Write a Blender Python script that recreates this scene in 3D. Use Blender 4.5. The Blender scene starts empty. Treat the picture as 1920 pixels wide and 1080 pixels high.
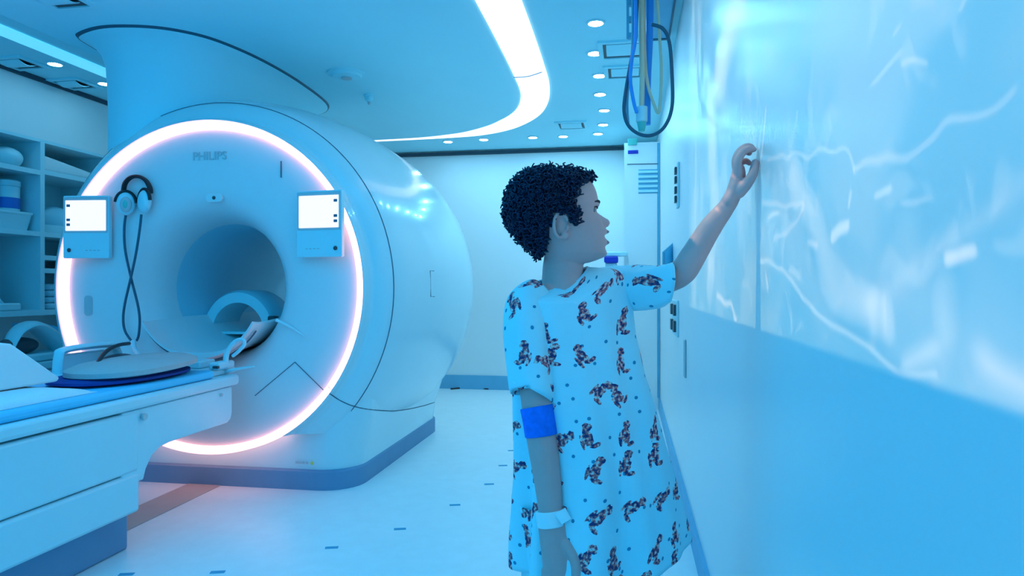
import bpy, bmesh, math, random
from math import sin, cos, pi, radians, sqrt, exp
from mathutils import Vector, Matrix, noise
random.seed(7)
SC = bpy.context.scene
COL = SC.collection

# ------------------------------------------------------------------ camera, exposure
YAW = math.atan(220/1300)
CAMZ = 1.06
cam_d = bpy.data.cameras.new('camera'); cam = bpy.data.objects.new('camera', cam_d); COL.objects.link(cam)
cam.location = (0, 0, CAMZ); cam.rotation_euler = (radians(90), 0, YAW)
cam_d.sensor_width = 36; cam_d.lens = 36*1300/1920; cam_d.clip_start = 0.02
SC.camera = cam
SC.view_settings.view_transform = 'Standard'; SC.view_settings.look = 'None'
SC.view_settings.gamma = 1; SC.view_settings.use_curve_mapping = False
SC.view_settings.exposure = 0.0
SC.cycles.use_denoising = True
SC.cycles.max_bounces = 8; SC.cycles.diffuse_bounces = 6
SC.cycles.caustics_reflective = False; SC.cycles.caustics_refractive = False

w = bpy.data.worlds.new('world'); SC.world = w; w.use_nodes = True
w.node_tree.nodes['Background'].inputs[0].default_value = (0.05, 0.4, 0.9, 1)
w.node_tree.nodes['Background'].inputs[1].default_value = 0.3

FW = Vector((-sin(YAW), cos(YAW), 0)); RT = Vector((cos(YAW), sin(YAW), 0)); UP = Vector((0, 0, 1))
def ray(px, py): return FW + RT*((px-960)/1300) - UP*((py-540)/1300)
def at_y(px, py, Y): d = ray(px, py); t = Y/d.y; return Vector((d.x*t, Y, CAMZ+d.z*t))
def at_x(px, py, X): d = ray(px, py); t = X/d.x; return Vector((X, d.y*t, CAMZ+d.z*t))
def at_z(px, py, Z): d = ray(px, py); t = (Z-CAMZ)/d.z; return Vector((d.x*t, d.y*t, Z))

WX = 0.265      # right wall
LX = -3.98      # left wall / shelf front
FY = 7.1        # far wall
CZ = 2.5        # ceiling
BY = -1.6       # wall behind the camera

# unseen blue area lights, added as fill above and behind the camera
def area(name, loc, size, sizey, power, color, rot=(0, 0, 0), spread=None):
    l = bpy.data.lights.new(name, 'AREA'); l.shape = 'RECTANGLE'; l.size = size; l.size_y = sizey
    l.energy = power; l.color = color
    if spread: l.spread = spread
    o = bpy.data.objects.new(name, l); COL.objects.link(o); o.location = loc; o.rotation_euler = rot
    return o
BLUE = (0.0, 0.50, 1.0)
area('overhead_fill', (-2.0, 1.3, 2.44), 2.2, 2.0, 22, BLUE)
area('overhead_fill', (-0.5, 2.2, 2.44), 1.0, 1.0, 5, BLUE)
area('room_fill', (-1.6, -1.3, 1.6), 2.4, 1.4, 24, BLUE, (radians(90), 0, 0))

# ------------------------------------------------------------------ materials
def mat(name, color, rough=0.5, spec=0.5, metal=0.0, emit=None, estr=0.0, coat=0.0, bump=0.0, bscale=60, vary=0.0, vscale=6.0):
    m = bpy.data.materials.new(name); m.use_nodes = True
    nt = m.node_tree; b = nt.nodes['Principled BSDF']
    b.inputs['Base Color'].default_value = (*color, 1); b.inputs['Roughness'].default_value = rough
    b.inputs['Specular IOR Level'].default_value = spec; b.inputs['Metallic'].default_value = metal
    b.inputs['Coat Weight'].default_value = coat; b.inputs['Coat Roughness'].default_value = 0.08
    if emit: b.inputs['Emission Color'].default_value = (*emit, 1); b.inputs['Emission Strength'].default_value = estr
    if bump or vary:
        tc = nt.nodes.new('ShaderNodeTexCoord')
    if bump:
        n = nt.nodes.new('ShaderNodeTexNoise'); n.inputs['Scale'].default_value = bscale
        bp = nt.nodes.new('ShaderNodeBump'); bp.inputs['Strength'].default_value = bump; bp.inputs['Distance'].default_value = 0.004
        nt.links.new(tc.outputs['Object'], n.inputs['Vector']); nt.links.new(n.outputs['Fac'], bp.inputs['Height'])
        nt.links.new(bp.outputs['Normal'], b.inputs['Normal'])
    if vary:
        n = nt.nodes.new('ShaderNodeTexNoise'); n.inputs['Scale'].default_value = vscale
        r = nt.nodes.new('ShaderNodeValToRGB')
        r.color_ramp.elements[0].position = 0.3; r.color_ramp.elements[1].position = 0.7
        r.color_ramp.elements[0].color = (*[c*(1-vary) for c in color], 1); r.color_ramp.elements[1].color = (*[min(1, c*(1+vary)) for c in color], 1)
        nt.links.new(tc.outputs['Object'], n.inputs['Vector']); nt.links.new(n.outputs['Fac'], r.inputs['Fac'])
        nt.links.new(r.outputs['Color'], b.inputs['Base Color'])
    return m
M = dict(
    wall=mat('wall_paint', (0.82, 0.83, 0.84), 0.5, 0.3, vary=0.015, vscale=2),
    rwall=mat('wall_laminate', (0.82, 0.83, 0.84), 0.32, 0.4, vary=0.01, vscale=2),
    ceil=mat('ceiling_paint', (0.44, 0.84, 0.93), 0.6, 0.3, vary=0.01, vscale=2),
    floor=mat('vinyl_floor', (0.84, 0.88, 0.89), 0.35, 0.4, vary=0.02, vscale=14),
    base=mat('vinyl_base', (0.16, 0.46, 0.66), 0.5, 0.3, vary=0.03),
    reveal=mat('dark_reveal', (0.06, 0.09, 0.12), 0.7, 0.2, vary=0.05),
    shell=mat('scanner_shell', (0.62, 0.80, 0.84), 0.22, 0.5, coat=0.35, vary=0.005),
    face=mat('scanner_face', (0.78, 0.77, 0.79), 0.38, 0.4, vary=0.005),
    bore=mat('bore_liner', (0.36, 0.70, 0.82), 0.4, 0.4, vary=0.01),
    seam=mat('panel_gap', (0.10, 0.15, 0.20), 0.7, 0.2, vary=0.05),
    plinth=mat('scanner_plinth', (0.17, 0.30, 0.46), 0.55, 0.3, vary=0.03),
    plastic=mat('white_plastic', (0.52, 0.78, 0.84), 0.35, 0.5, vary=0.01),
    grey=mat('grey_plastic', (0.52, 0.54, 0.57), 0.4, 0.5, vary=0.02),
    dgrey=mat('charcoal_plastic', (0.06, 0.065, 0.08), 0.45, 0.5, vary=0.05),
    black=mat('black_rubber', (0.015, 0.016, 0.022), 0.5, 0.4, vary=0.05),
    steel=mat('brushed_steel', (0.6, 0.62, 0.65), 0.35, 0.5, metal=0.8, vary=0.02),
    pad=mat('blue_pad', (0.10, 0.62, 0.90), 0.5, 0.3, bump=0.1, vary=0.03),
    sheet=mat('white_sheet', (0.82, 0.83, 0.85), 0.8, 0.2, bump=0.25, bscale=25),
    greyfoam=mat('grey_foam', (0.50, 0.47, 0.48), 0.8, 0.2, bump=0.2, bscale=90, vary=0.04),
    label=mat('blue_label', (0.02, 0.16, 0.55), 0.5, 0.3, vary=0.05),
    deep=mat('deep_blue_plastic', (0.01, 0.03, 0.45), 0.45, 0.4, vary=0.05),
    tube=mat('blue_hose', (0.02, 0.30, 0.80), 0.4, 0.5, vary=0.05),
    cream=mat('cream_hose', (0.75, 0.62, 0.45), 0.45, 0.5, vary=0.03),
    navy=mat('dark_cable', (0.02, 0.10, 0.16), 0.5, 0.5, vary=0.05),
    teal=mat('teal_plastic', (0.10, 0.55, 0.50), 0.45, 0.5, vary=0.05),
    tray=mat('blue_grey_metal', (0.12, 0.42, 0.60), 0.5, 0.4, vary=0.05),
    tape=mat('blue_tape', (0.06, 0.36, 0.55), 0.6, 0.3, vary=0.05),
    steelplate=mat('floor_plate', (0.50, 0.42, 0.40), 0.5, 0.4, vary=0.04),
    yellow=mat('yellow_dot', (0.75, 0.65, 0.15), 0.5, 0.3, vary=0.03),
    band=mat('blue_bandage', (0.005, 0.20, 0.85), 0.7, 0.2, bump=0.5, bscale=220, vary=0.12, vscale=60),
    wband=mat('white_wristband', (0.95, 0.93, 0.95), 0.5, 0.4, vary=0.02),
    ring=mat('ring_lamp', (0.9, 0.9, 0.9), 0.5, 0.2, emit=(1.0, 0.39, 0.37), estr=2.4),
    strip=mat('strip_lamp', (0.9, 0.9, 0.9), 0.5, 0.2, emit=(1.0, 0.93, 0.91), estr=1.1),
    down=mat('downlight_lamp', (0.9, 0.9, 0.9), 0.5, 0.2, emit=(0.24, 0.66, 0.93), estr=205),
    down_dim=mat('downlight_lamp_dimmed', (0.9, 0.9, 0.9), 0.5, 0.2, emit=(0.24, 0.66, 0.93), estr=60),
    cove=mat('cove_lamp', (0.9, 0.9, 0.9), 0.5, 0.2, emit=(0.10, 0.58, 0.88), estr=0.8),
    screen=mat('lit_screen', (0.5, 0.5, 0.5), 0.3, 0.4, emit=(0.92, 0.86, 0.88), estr=1.0),
    icon=mat('screen_icon', (0.10, 0.16, 0.25), 0.5, 0.3, vary=0.03),
)
# ------------------------------------------------------------------ object helpers
ORIG = {}
def finish(me, smooth, ang=38):
    bm = bmesh.new(); bm.from_mesh(me)
    bmesh.ops.recalc_face_normals(bm, faces=bm.faces)
    for f in bm.faces: f.smooth = smooth
    if smooth:
        for e in bm.edges:
            if len(e.link_faces) == 2 and e.calc_face_angle(0) > radians(ang): e.smooth = False
    bm.to_mesh(me); bm.free()
def mk(name, bm, m, parent=None, origin=None, smooth=True, bevel=0.0, ang=38, segs=2):
    me = bpy.data.meshes.new(name)
    if parent is not None: o0 = ORIG[parent.name]
    elif origin is not None: o0 = Vector(origin)
    else:
        vs = [v.co for v in bm.verts]
        o0 = Vector(((min(v.x for v in vs)+max(v.x for v in vs))/2, (min(v.y for v in vs)+max(v.y for v in vs))/2, min(v.z for v in vs)))
    bmesh.ops.translate(bm, verts=bm.verts, vec=-o0)
    bm.to_mesh(me); bm.free(); finish(me, smooth, ang)
    me.materials.append(m)
    o = bpy.data.objects.new(name, me); COL.objects.link(o)
    if parent is not None: o.parent = parent
    else: o.location = o0
    ORIG[o.name] = o0
    if bevel:
        b = o.modifiers.new('bevel', 'BEVEL'); b.width = bevel; b.segments = segs; b.limit_method = 'ANGLE'; b.angle_limit = radians(40)
    return o
def tag(o, label, cat, group=None):
    o['label'] = label; o['category'] = cat
    if group: o['group'] = group
    return o
def thing(name, label, cat, loc, group=None):
    o = bpy.data.objects.new(name, None); COL.objects.link(o); o.location = loc; o.empty_display_size = 0.05
    ORIG[o.name] = Vector(loc)
    return tag(o, label, cat, group)
def struct(o): o['kind'] = 'structure'; return o
def dup(root, loc, label, group=None):
    r = root.copy(); COL.objects.link(r); r.location = loc; r['label'] = label
    if group: r['group'] = group
    ORIG[r.name] = Vector(loc)
    for ch in list(root.children):
        c = ch.copy(); COL.objects.link(c); c.parent = r
        for g in list(ch.children):
            d = g.copy(); COL.objects.link(d); d.parent = c
    return r
# ------------------------------------------------------------------ shape helpers
def B(): return bmesh.new()
def box(bm, a, b):
    a = Vector(a); b = Vector(b)
    vs = [bm.verts.new((x, y, z)) for x in (a.x, b.x) for y in (a.y, b.y) for z in (a.z, b.z)]
    for f in ((0, 1, 3, 2), (4, 6, 7, 5), (0, 4, 5, 1), (2, 3, 7, 6), (0, 2, 6, 4), (1, 5, 7, 3)):
        bm.faces.new([vs[i] for i in f])
    return vs
def obox(bm, c, ax, ay, az):
    c = Vector(c); ax, ay, az = Vector(ax), Vector(ay), Vector(az)
    vs = [bm.verts.new(c+ax*i+ay*j+az*k) for i in (-1, 1) for j in (-1, 1) for k in (-1, 1)]
    for f in ((0, 1, 3, 2), (4, 6, 7, 5), (0, 4, 5, 1), (2, 3, 7, 6), (0, 2, 6, 4), (1, 5, 7, 3)):
        bm.faces.new([vs[i] for i in f])
def loft(bm, rings, closed=True, cap0=True, cap1=True):
    R = [[bm.verts.new(p) for p in r] for r in rings]
    n = len(R[0])
    for i in range(len(R)-1):
        for j in range(n if closed else n-1):
            k = (j+1) % n
            bm.faces.new((R[i][j], R[i][k], R[i+1][k], R[i+1][j]))
    if cap0: bm.faces.new(list(reversed(R[0])))
    if cap1: bm.faces.new(R[-1])
    return R
def smooth_pts(pts, per=6):
    P = [Vector(p) for p in pts]
    if len(P) < 3: return P
    out = []
    for i in range(len(P)-1):
        p0 = P[max(0, i-1)]; p1 = P[i]; p2 = P[i+1]; p3 = P[min(len(P)-1, i+2)]
        for k in range(per):
            t = k/per
            out.append(0.5*((2*p1)+(p2-p0)*t+(2*p0-5*p1+4*p2-p3)*t*t+(3*p1-p0-3*p2+p3)*t**3))
    out.append(P[-1]); return out
def lerpl(vals, n):
    out = []
    for i in range(n):
        t = i/(n-1)*(len(vals)-1); k = min(int(t), len(vals)-2); f = t-k
        out.append(vals[k]*(1-f)+vals[k+1]*f)
    return out
def tube(bm, pts, rad, n=10, per=6, caps=True, round_end=False, squash=None):
    P = smooth_pts(pts, per) if per > 1 else [Vector(p) for p in pts]
    rr = lerpl(rad, len(P)) if isinstance(rad, (list, tuple)) else [rad]*len(P)
    if round_end:
        for end in (0, 1):
            d = (P[-1]-P[-2]).normalized() if end else (P[0]-P[1]).normalized()
            base = P[-1].copy() if end else P[0].copy(); r0 = rr[-1] if end else rr[0]
            for a in (0.4, 0.75, 0.97):
                q = base+d*r0*a; r = r0*sqrt(max(0.03, 1-a*a))
                if end: P.append(q); rr.append(r)
                else: P.insert(0, q); rr.insert(0, r)
    t0 = (P[1]-P[0]).normalized()
    u = t0.orthogonal().normalized() if squash is None else (Vector(squash[0])-t0*Vector(squash[0]).dot(t0)).normalized()
    rings = []
    for i, p in enumerate(P):
        t = (P[min(i+1, len(P)-1)]-P[max(i-1, 0)]).normalized()
        u = (u-t*u.dot(t)).normalized(); v = t.cross(u)
        s = squash[1] if squash else 1
        rings.append([p+(u*cos(2*pi*k/n)*s+v*sin(2*pi*k/n))*rr[i] for k in range(n)])
    loft(bm, rings, True, caps, caps)
def lathe_y(bm, prof, cx, cz, n=96, a0=0, a1=2*pi, close=False):
    full = abs(a1-a0-2*pi) < 1e-6
    m = n if full else n+1
    rings = []
    pr = prof+[prof[0]] if close else prof
    for y, r in pr:
        rings.append([Vector((cx+r*cos(a0+(a1-a0)*k/n), y, cz+r*sin(a0+(a1-a0)*k/n))) for k in range(m)])
    R = loft(bm, rings, full, False, False)
    if not full and close:
        bm.faces.new([r[0] for r in R[:-1]]); bm.faces.new([r[-1] for r in R[:-1]])
    bmesh.ops.remove_doubles(bm, verts=bm.verts, dist=1e-6)
def lathe_z(bm, prof, c, n=32):
    rings = [[Vector((c[0]+r*cos(2*pi*k/n), c[1]+r*sin(2*pi*k/n), c[2]+z)) for k in range(n)] for r, z in prof]
    loft(bm, rings)
def rrect(x0, y0, x1, y1, r, n=6):
    out = []
    for cx, cy, a in ((x1-r, y1-r, 0), (x0+r, y1-r, pi/2), (x0+r, y0+r, pi), (x1-r, y0+r, 3*pi/2)):
        for k in range(n+1): out.append((cx+r*cos(a+k*pi/2/n), cy+r*sin(a+k*pi/2/n)))
    return out
def prism_z(bm, outl, z0, z1): loft(bm, [[Vector((x, y, z0)) for x, y in outl], [Vector((x, y, z1)) for x, y in outl]])
def prism_x(bm, outl, x0, x1): loft(bm, [[Vector((x0, y, z)) for y, z in outl], [Vector((x1, y, z)) for y, z in outl]])
def ellipsoid(bm, c, r, n=20, m=12, rot=None):
    c = Vector(c); rings = []
    for i in range(m+1):
        th = pi*(0.02+0.96*i/m)
        rg = []
        for k in range(n):
            p = Vector((r[0]*sin(th)*cos(2*pi*k/n), r[1]*sin(th)*sin(2*pi*k/n), -r[2]*cos(th)))
            if rot is not None: p = rot @ p
            rg.append(c+p)
        rings.append(rg)
    loft(bm, rings)

# ================================================================== SETTING
bm = B(); box(bm, (LX-0.5, BY, -0.1), (WX+0.15, FY+0.1, 0)); struct(mk('floor', bm, M['floor'], smooth=False))
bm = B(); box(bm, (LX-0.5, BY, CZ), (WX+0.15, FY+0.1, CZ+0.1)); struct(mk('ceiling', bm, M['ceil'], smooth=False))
bm = B(); box(bm, (LX-0.5, FY, 0), (WX+0.15, FY+0.1, CZ)); struct(mk('wall_back', bm, M['wall'], smooth=False))
bm = B(); box(bm, (WX, BY, 0), (WX+0.12, FY, CZ)); struct(mk('wall_right', bm, M['rwall'], smooth=False))
bm = B(); box(bm, (LX-0.5, BY-0.1, -0.1), (WX+0.15, BY, CZ+0.1)); struct(mk('wall_front', bm, M['wall'], smooth=False))
# left wall: pierced by the shelf niche
SY0, SY1, SZ0, SZ1 = 2.9, 4.80, 0.885, 2.08
bm = B()
box(bm, (LX-0.5, BY, SZ1), (LX, FY, CZ)); box(bm, (LX-0.5, BY, 0), (LX, SY0, SZ1)); box(bm, (LX-0.5, SY1, 0), (LX, FY, SZ1))
box(bm, (LX-0.5, SY0, 0), (LX-0.42, SY1, SZ1))
struct(mk('wall_left', bm, M['wall'], smooth=False))
bm = B(); box(bm, (-4.0, FY-0.015, 0), (-0.05, FY, 0.145)); struct(mk('baseboard_back', bm, M['base'], smooth=False))
bm = B(); prism_x(bm, [(BY, 0), (6.2, 0), (6.2, 0.1), (BY, 0.1)], WX-0.015, WX); struct(mk('baseboard_right', bm, M['base'], smooth=False))
bm = B(); box(bm, (LX, FY-0.03, CZ-0.045), (-0.05, FY, CZ-0.012)); struct(mk('trim_1', bm, M['reveal'], smooth=False))
bm = B(); box(bm, (LX, 0, CZ-0.03), (LX+0.02, FY, CZ)); struct(mk('trim_2', bm, M['reveal'], smooth=False))
# lowered ceiling island with a bevelled edge, bounded by the curved light slot
outer_px = [(978, 0), (1000, 60), (1020, 120), (1030, 158), (1027, 190), (1008, 216), (965, 238), (905, 251), (830, 257), (710, 263)]
inner_px = [(893, 0), (930, 70), (962, 135), (977, 175), (968, 205), (936, 226), (885, 241), (840, 248), (790, 253), (705, 258)]
outer = [at_z(x, y, CZ) for x, y in outer_px]; inner = [at_z(x, y, CZ) for x, y in inner_px]
def extend(pl):
    d = (pl[0]-pl[1]); d = d/abs(d.y)
    near = pl[0]+d*(pl[0].y-2.75); e = pl[-1]
    return smooth_pts([near]+pl, 8)+[Vector((e.x-1.4, e.y, e.z))]
outer = extend(outer); inner = extend(inner)
isl = inner+[Vector((-3.16, inner[-1].y, CZ)), Vector((-3.16, 0.4, CZ))]
cen = Vector((-2.2, 3.6, CZ))
low = [p+(cen-p).normalized()*0.09-Vector((0, 0, 0.045)) for p in isl]
low[-2] = Vector((-3.16, low[-2].y, CZ-0.045)); low[-1] = Vector((-3.16, low[-1].y, CZ-0.045))
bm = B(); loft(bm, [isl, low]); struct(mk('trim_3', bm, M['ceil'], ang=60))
# light slot
sl = thing('ceiling_light_strip', 'wide glowing white curved light strip sweeping around the ceiling', 'ceiling light', (outer[20].x, outer[20].y, CZ-0.012))
bm = B()
rings = []
for p, q in zip(outer, inner):
    rings.append([p+Vector((0, 0, -0.001)), q+Vector((0, 0, -0.001)), q+Vector((0, 0, -0.012)), p+Vector((0, 0, -0.012))])
loft(bm, rings); mk('diffuser', bm, M['strip'], sl)
bm = B(); a = at_z(1016, 135, CZ-0.013); b = at_z(963, 145, CZ-0.013); c = at_z(990, 143, CZ-0.013)
tube(bm, [a, c, b], 0.004, 6); mk('joint', bm, M['tray'], sl)
bm = B(); box(bm, (-3.51, 0.2, CZ-0.012), (-3.38, 6.2, CZ-0.001))
tag(mk('cove_light', bm, M['cove'], smooth=False), 'long straight cyan cove light along the left side of ceiling', 'ceiling light')

# ------------------------------------------------------------------ downlights
def downlight(p, label, lm=None):
    t = thing('downlight', label, 'downlight', p, 'recessed ceiling downlights')
    bm = B(); lathe_z(bm, [(0.052, 0), (0.052, -0.006), (0.040, -0.008), (0.040, -0.001)], p, 28); mk('trim_ring', bm, M['plastic'], t)
    bm = B(); lathe_z(bm, [(0.040, -0.002), (0.040, -0.007)], p, 28); mk('lens', bm, lm or M['down'], t)
    return t
DL = [((1117, 42), 'round downlight nearest the camera in the row beside the right wall'),
      ((1115, 99), 'second nearest round downlight of the right ceiling row'),
      ((1124, 141), 'third nearest round downlight of the right ceiling row, by the square vents'),
      ((1125, 176), 'fourth nearest round downlight of the right ceiling row'),
      ((1133, 206), 'fifth nearest round downlight of the right ceiling row'),
      ((1131, 233), 'sixth nearest round downlight of the right ceiling row'),
      ((1121, 250), 'round downlight at the far corner where the two ceiling rows meet'),
      ((1056, 255), 'round downlight just left of the corner in the far ceiling row'),
      ((999, 257), 'round downlight in middle of the far row, left of the far vent'),
      ((907, 261), 'round downlight second from left in the far ceiling row'),
      ((840, 265), 'leftmost round downlight of the far ceiling row above the scanner'),
      ((103, 119), 'round downlight nearer the camera on the left ceiling margin'),
      ((196, 156), 'round downlight farther back on the left ceiling margin beside the column')]
d0 = None
for (x, y), lab in DL:
    p = at_z(x, y, CZ)
    if x < 300:
        downlight(p, lab, M['down_dim'])
    elif d0 is None: d0 = downlight(p, lab)
    else: dup(d0, p, lab)
# ------------------------------------------------------------------ ceiling diffusers
def diffuser(c, s, label, sy=None):
    sy = sy or s
    t = thing('air_vent', label, 'vent', c, 'square ceiling air vents')
    x, y, z = c
    bm = B()
    for a, b in (((-s, -sy), (s, -sy+0.03)), ((-s, sy-0.03), (s, sy)), ((-s, -sy+0.03), (-s+0.03, sy-0.03)), ((s-0.03, -sy+0.03), (s, sy-0.03))):
        box(bm, (x+a[0], y+a[1], z-0.012), (x+b[0], y+b[1], z-0.0))
    mk('frame', bm, M['ceil'], t, smooth=False)
    bm = B(); box(bm, (x-s+0.03, y-sy+0.03, z-0.004), (x+s-0.03, y+sy-0.03, z-0.001)); mk('throat', bm, M['dgrey'], t, smooth=False)
    bm = B()
    n = 10; rings = []
    for k in range(n+1):
        u = -1+2*k/n; yy = y-sy+0.045+(2*sy-0.12)*(k/n)
        zz = z-0.030+0.018*u*u
        rings.append([Vector((x-s+0.05, yy, zz)), Vector((x+s-0.05, yy, zz)), Vector((x+s-0.05, yy, zz+0.006)), Vector((x-s+0.05, yy, zz+0.006))])
    loft(bm, rings); mk('face_plate', bm, M['ceil'], t)
    return t
diffuser(at_z(36, 117, CZ), 0.125, 'square air vent nearer the camera on the left ceiling margin')
diffuser(at_z(140, 156, CZ), 0.125, 'square air vent farther back on the left ceiling margin, near the column')
diffuser(at_z(1172, 92, CZ), 0.16, 'square air vent nearer the camera behind the hanging hoses')
diffuser(at_z(1172, 134, CZ), 0.14, 'square air vent second from camera behind the hanging hoses')
diffuser(at_z(1072, 234, CZ), 0.14, 'square air vent near the far wall between ceiling downlights')
diffuser(at_z(112, -4, CZ-0.045), 0.12, 'air vent cut by the upper left picture corner')
# sensors on the island
def puck(name, px, py, r, h, label, cat):
    p = at_z(px, py, CZ-0.045)
    t = thing(name, label, cat, p)
    bm = B(); lathe_z(bm, [(r*1.25, 0), (r*1.25, -h*0.25), (r, -h*0.3), (r*0.9, -h*0.8), (r*0.5, -h)], p, 28); mk('housing', bm, M['ceil'], t)
    bm = B(); lathe_z(bm, [(r*0.35, -h*0.9), (r*0.35, -h*1.25), (r*0.2, -h*1.4)], p, 20); mk('sensor_cap', bm, M['grey'], t)
puck('smoke_detector', 650, 138, 0.10, 0.028, 'round white smoke detector on ceiling above the scanner', 'smoke detector')
puck('sprinkler_head', 692, 178, 0.03, 0.05, 'small sprinkler head on ceiling behind the smoke detector', 'sprinkler')
# ceiling hatch at right wall
t = thing('ceiling_panel', 'dark blue rectangular ceiling panel beside the right wall behind the hoses', 'panel', (0.15, 3.5, CZ-0.03))
bm = B(); box(bm, (0.085, 2.9, CZ-0.03), (0.215, 4.0, CZ)); mk('panel_face', bm, M['tray'], t, smooth=False)
bm = B(); box(bm, (0.075, 4.0, CZ-0.036), (0.225, 4.02, CZ)); box(bm, (0.215, 2.9, CZ-0.036), (0.225, 4.0, CZ)); mk('rim', bm, M['navy'], t, smooth=False)

# ================================================================== MRI SCANNER
MX, MZ, MY = -2.20, 1.06, 3.35
mri = thing('mri_scanner', 'large round white scanner with a glowing ring around its dark tunnel', 'scanner', (MX, 4.3, 0))
shell_prof = [(3.39, 0.879), (3.316, 0.8795), (3.313, 0.884), (3.326, 0.891), (3.350, 0.897), (3.368, 0.91), (3.378, 0.94), (3.40, 0.975), (3.43, 1.0), (3.50, 1.03), (3.62, 1.06), (3.80, 1.09), (4.05, 1.108), (4.35, 1.113), (4.65, 1.108), (4.85, 1.09), (5.0, 1.06), (5.1, 0.99), (5.15, 0.90), (5.17, 0.75), (5.17, 0.37)]
bm = B(); lathe_y(bm, [tuple(v) for v in [(p.x, p.y) for p in smooth_pts([Vector((a, b, 0)) for a, b in shell_prof], 3)]], MX, MZ, 128)
geom = bm.verts[:]+bm.edges[:]+bm.faces[:]
bmesh.ops.bisect_plane(bm, geom=geom, plane_co=(0, 0, 0.30), plane_no=(0, 0, -1), clear_outer=True)
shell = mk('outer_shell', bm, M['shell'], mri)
def ring_curve(y, r, a0, a1, n=60): return [Vector((MX+r*cos(a0+(a1-a0)*k/n), y, MZ+r*sin(a0+(a1-a0)*k/n))) for k in range(n+1)]
bm = B(); tube(bm, ring_curve(3.43, 1.0005, radians(-40), radians(220), 90), 0.0028, 6, 1); mk('shell_seam', bm, M['seam'], mri)
face_prof = [(3.40, 0.837), (3.352, 0.836), (3.344, 0.80), (3.338, 0.70), (3.338, 0.56), (3.345, 0.50), (3.365, 0.455), (3.40, 0.42), (3.45, 0.392), (3.52, 0.37), (3.60, 0.36)]
bm = B(); lathe_y(bm, face_prof, MX, MZ, 128); mk('front_cover', bm, M['face'], mri)
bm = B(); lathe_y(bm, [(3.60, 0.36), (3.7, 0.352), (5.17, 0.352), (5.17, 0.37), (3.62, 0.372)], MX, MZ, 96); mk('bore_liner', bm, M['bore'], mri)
ga = radians(-36.8); gw = 0.016
for a0, a1 in ((ga+gw, pi-ga-gw), (pi-ga+gw, 2*pi+ga-gw)):
    bm = B(); lathe_y(bm, [(3.350, 0.840), (3.326, 0.843), (3.318, 0.850), (3.318, 0.867), (3.323, 0.874), (3.375, 0.878), (3.375, 0.838)], MX, MZ, 140, a0, a1, close=True)
    mk('ring_light', bm, M['ring'], mri)
# pedestal
def ped(z, hw, y0, y1, r): return [Vector((x, y, z)) for x, y in rrect(MX-hw, y0, MX+hw, y1, r, 8)]
bm = B(); loft(bm, [ped(0.10, 0.775, 3.425, 5.11, 0.2), ped(0.22, 0.79, 3.415, 5.11, 0.2), ped(0.36, 0.83, 3.41, 5.11, 0.17), ped(0.46, 0.855, 3.405, 5.10, 0.14), ped(0.55, 0.85, 3.405, 5.08, 0.12), ped(0.60, 0.80, 3.41, 5.05, 0.12)])
mk('pedestal', bm, M['shell'], mri, ang=60)
bm = B(); loft(bm, [ped(0.0, 0.785, 3.405, 5.13, 0.2), ped(0.095, 0.785, 3.405, 5.13, 0.2), ped(0.104, 0.775, 3.42, 5.12, 0.2)]); mk('plinth', bm, M['plinth'], mri)
# lower shell gap, following the surface of shell and pedestal
from mathutils.bvhtree import BVHTree
trees = []
for nm in ('outer_shell', 'pedestal'):
    o_ = bpy.data.objects[nm]; off = ORIG[mri.name]
    trees.append(BVHTree.FromPolygons([v.co+off for v in o_.data.vertices], [list(p.vertices) for p in o_.data.polygons]))
gp = []
for v in smooth_pts([Vector((a, b, 0)) for a, b in ((618, 738), (640, 752), (668, 763), (705, 769), (745, 770), (785, 763), (815, 754), (833, 744))], 4):
    x, y = v.x, v.y
    hits = [h for h in (t_.ray_cast(Vector((0, 0, CAMZ)), ray(x, y).normalized()) for t_ in trees) if h[0] is not None]
    if hits:
        h = min(hits, key=lambda h: h[3]); gp.append(h[0]+h[1]*(0.0005 if h[1].dot(ray(x, y)) < 0 else -0.0005))
bm = B(); tube(bm, gp, 0.0028, 6, 1); mk('shell_seam', bm, M['seam'], mri)
# panel gaps on the cover
def fy(px, py): return at_y(px, py, 3.336)
bm = B(); tube(bm, [fy(608, 733), fy(553, 679)], 0.0022, 6, 1); tube(bm, [fy(553, 679), fy(478, 742)], 0.0018, 6, 1); mk('panel_seam', bm, M['seam'], mri)
bm = B(); tube(bm, [fy(527, 302), fy(527, 333)], 0.0035, 6, 1); mk('cover_slot', bm, M['seam'], mri)
c = fy(402, 371); bm = B(); prism = [(c.x+x, c.z+z) for x, z in rrect(-0.045, -0.022, 0.045, 0.022, 0.02)]
loft(bm, [[Vector((x, 3.345, z)) for x, z in prism], [Vector((x, 3.331, z)) for x, z in prism]])
s = mk('sensor_plate', bm, M['face'], mri)
bm = B(); ellipsoid(bm, (c.x, 3.331, c.z), (0.010, 0.004, 0.010)); mk('lens', bm, M['dgrey'], s)
c = fy(166, 573); bm = B(); prism = [(c.x+x, c.z+z) for x, z in rrect(-0.024, -0.055, 0.024, 0.055, 0.02)]
loft(bm, [[Vector((x, 3.35, z)) for x, z in prism], [Vector((x, 3.332, z)) for x, z in prism]]); mk('latch', bm, M['grey'], mri)
# side grip outline on the barrel
def on_shell(y, ang, extra=0.001):
    r = None
    for (a, ra), (b, rb) in zip(shell_prof, shell_prof[1:]):
        if a <= y <= b and y > 3.45: r = ra+(rb-ra)*(y-a)/(b-a)
    return Vector((MX+(r+extra)*cos(ang), y, MZ+(r+extra)*sin(ang)))
bm = B(); tube(bm, [on_shell(3.86, 0.09), on_shell(3.80, 0.09), on_shell(3.80, -0.045), on_shell(3.86, -0.045)], 0.0022, 6, 1); mk('side_grip', bm, M['seam'], mri)
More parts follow.
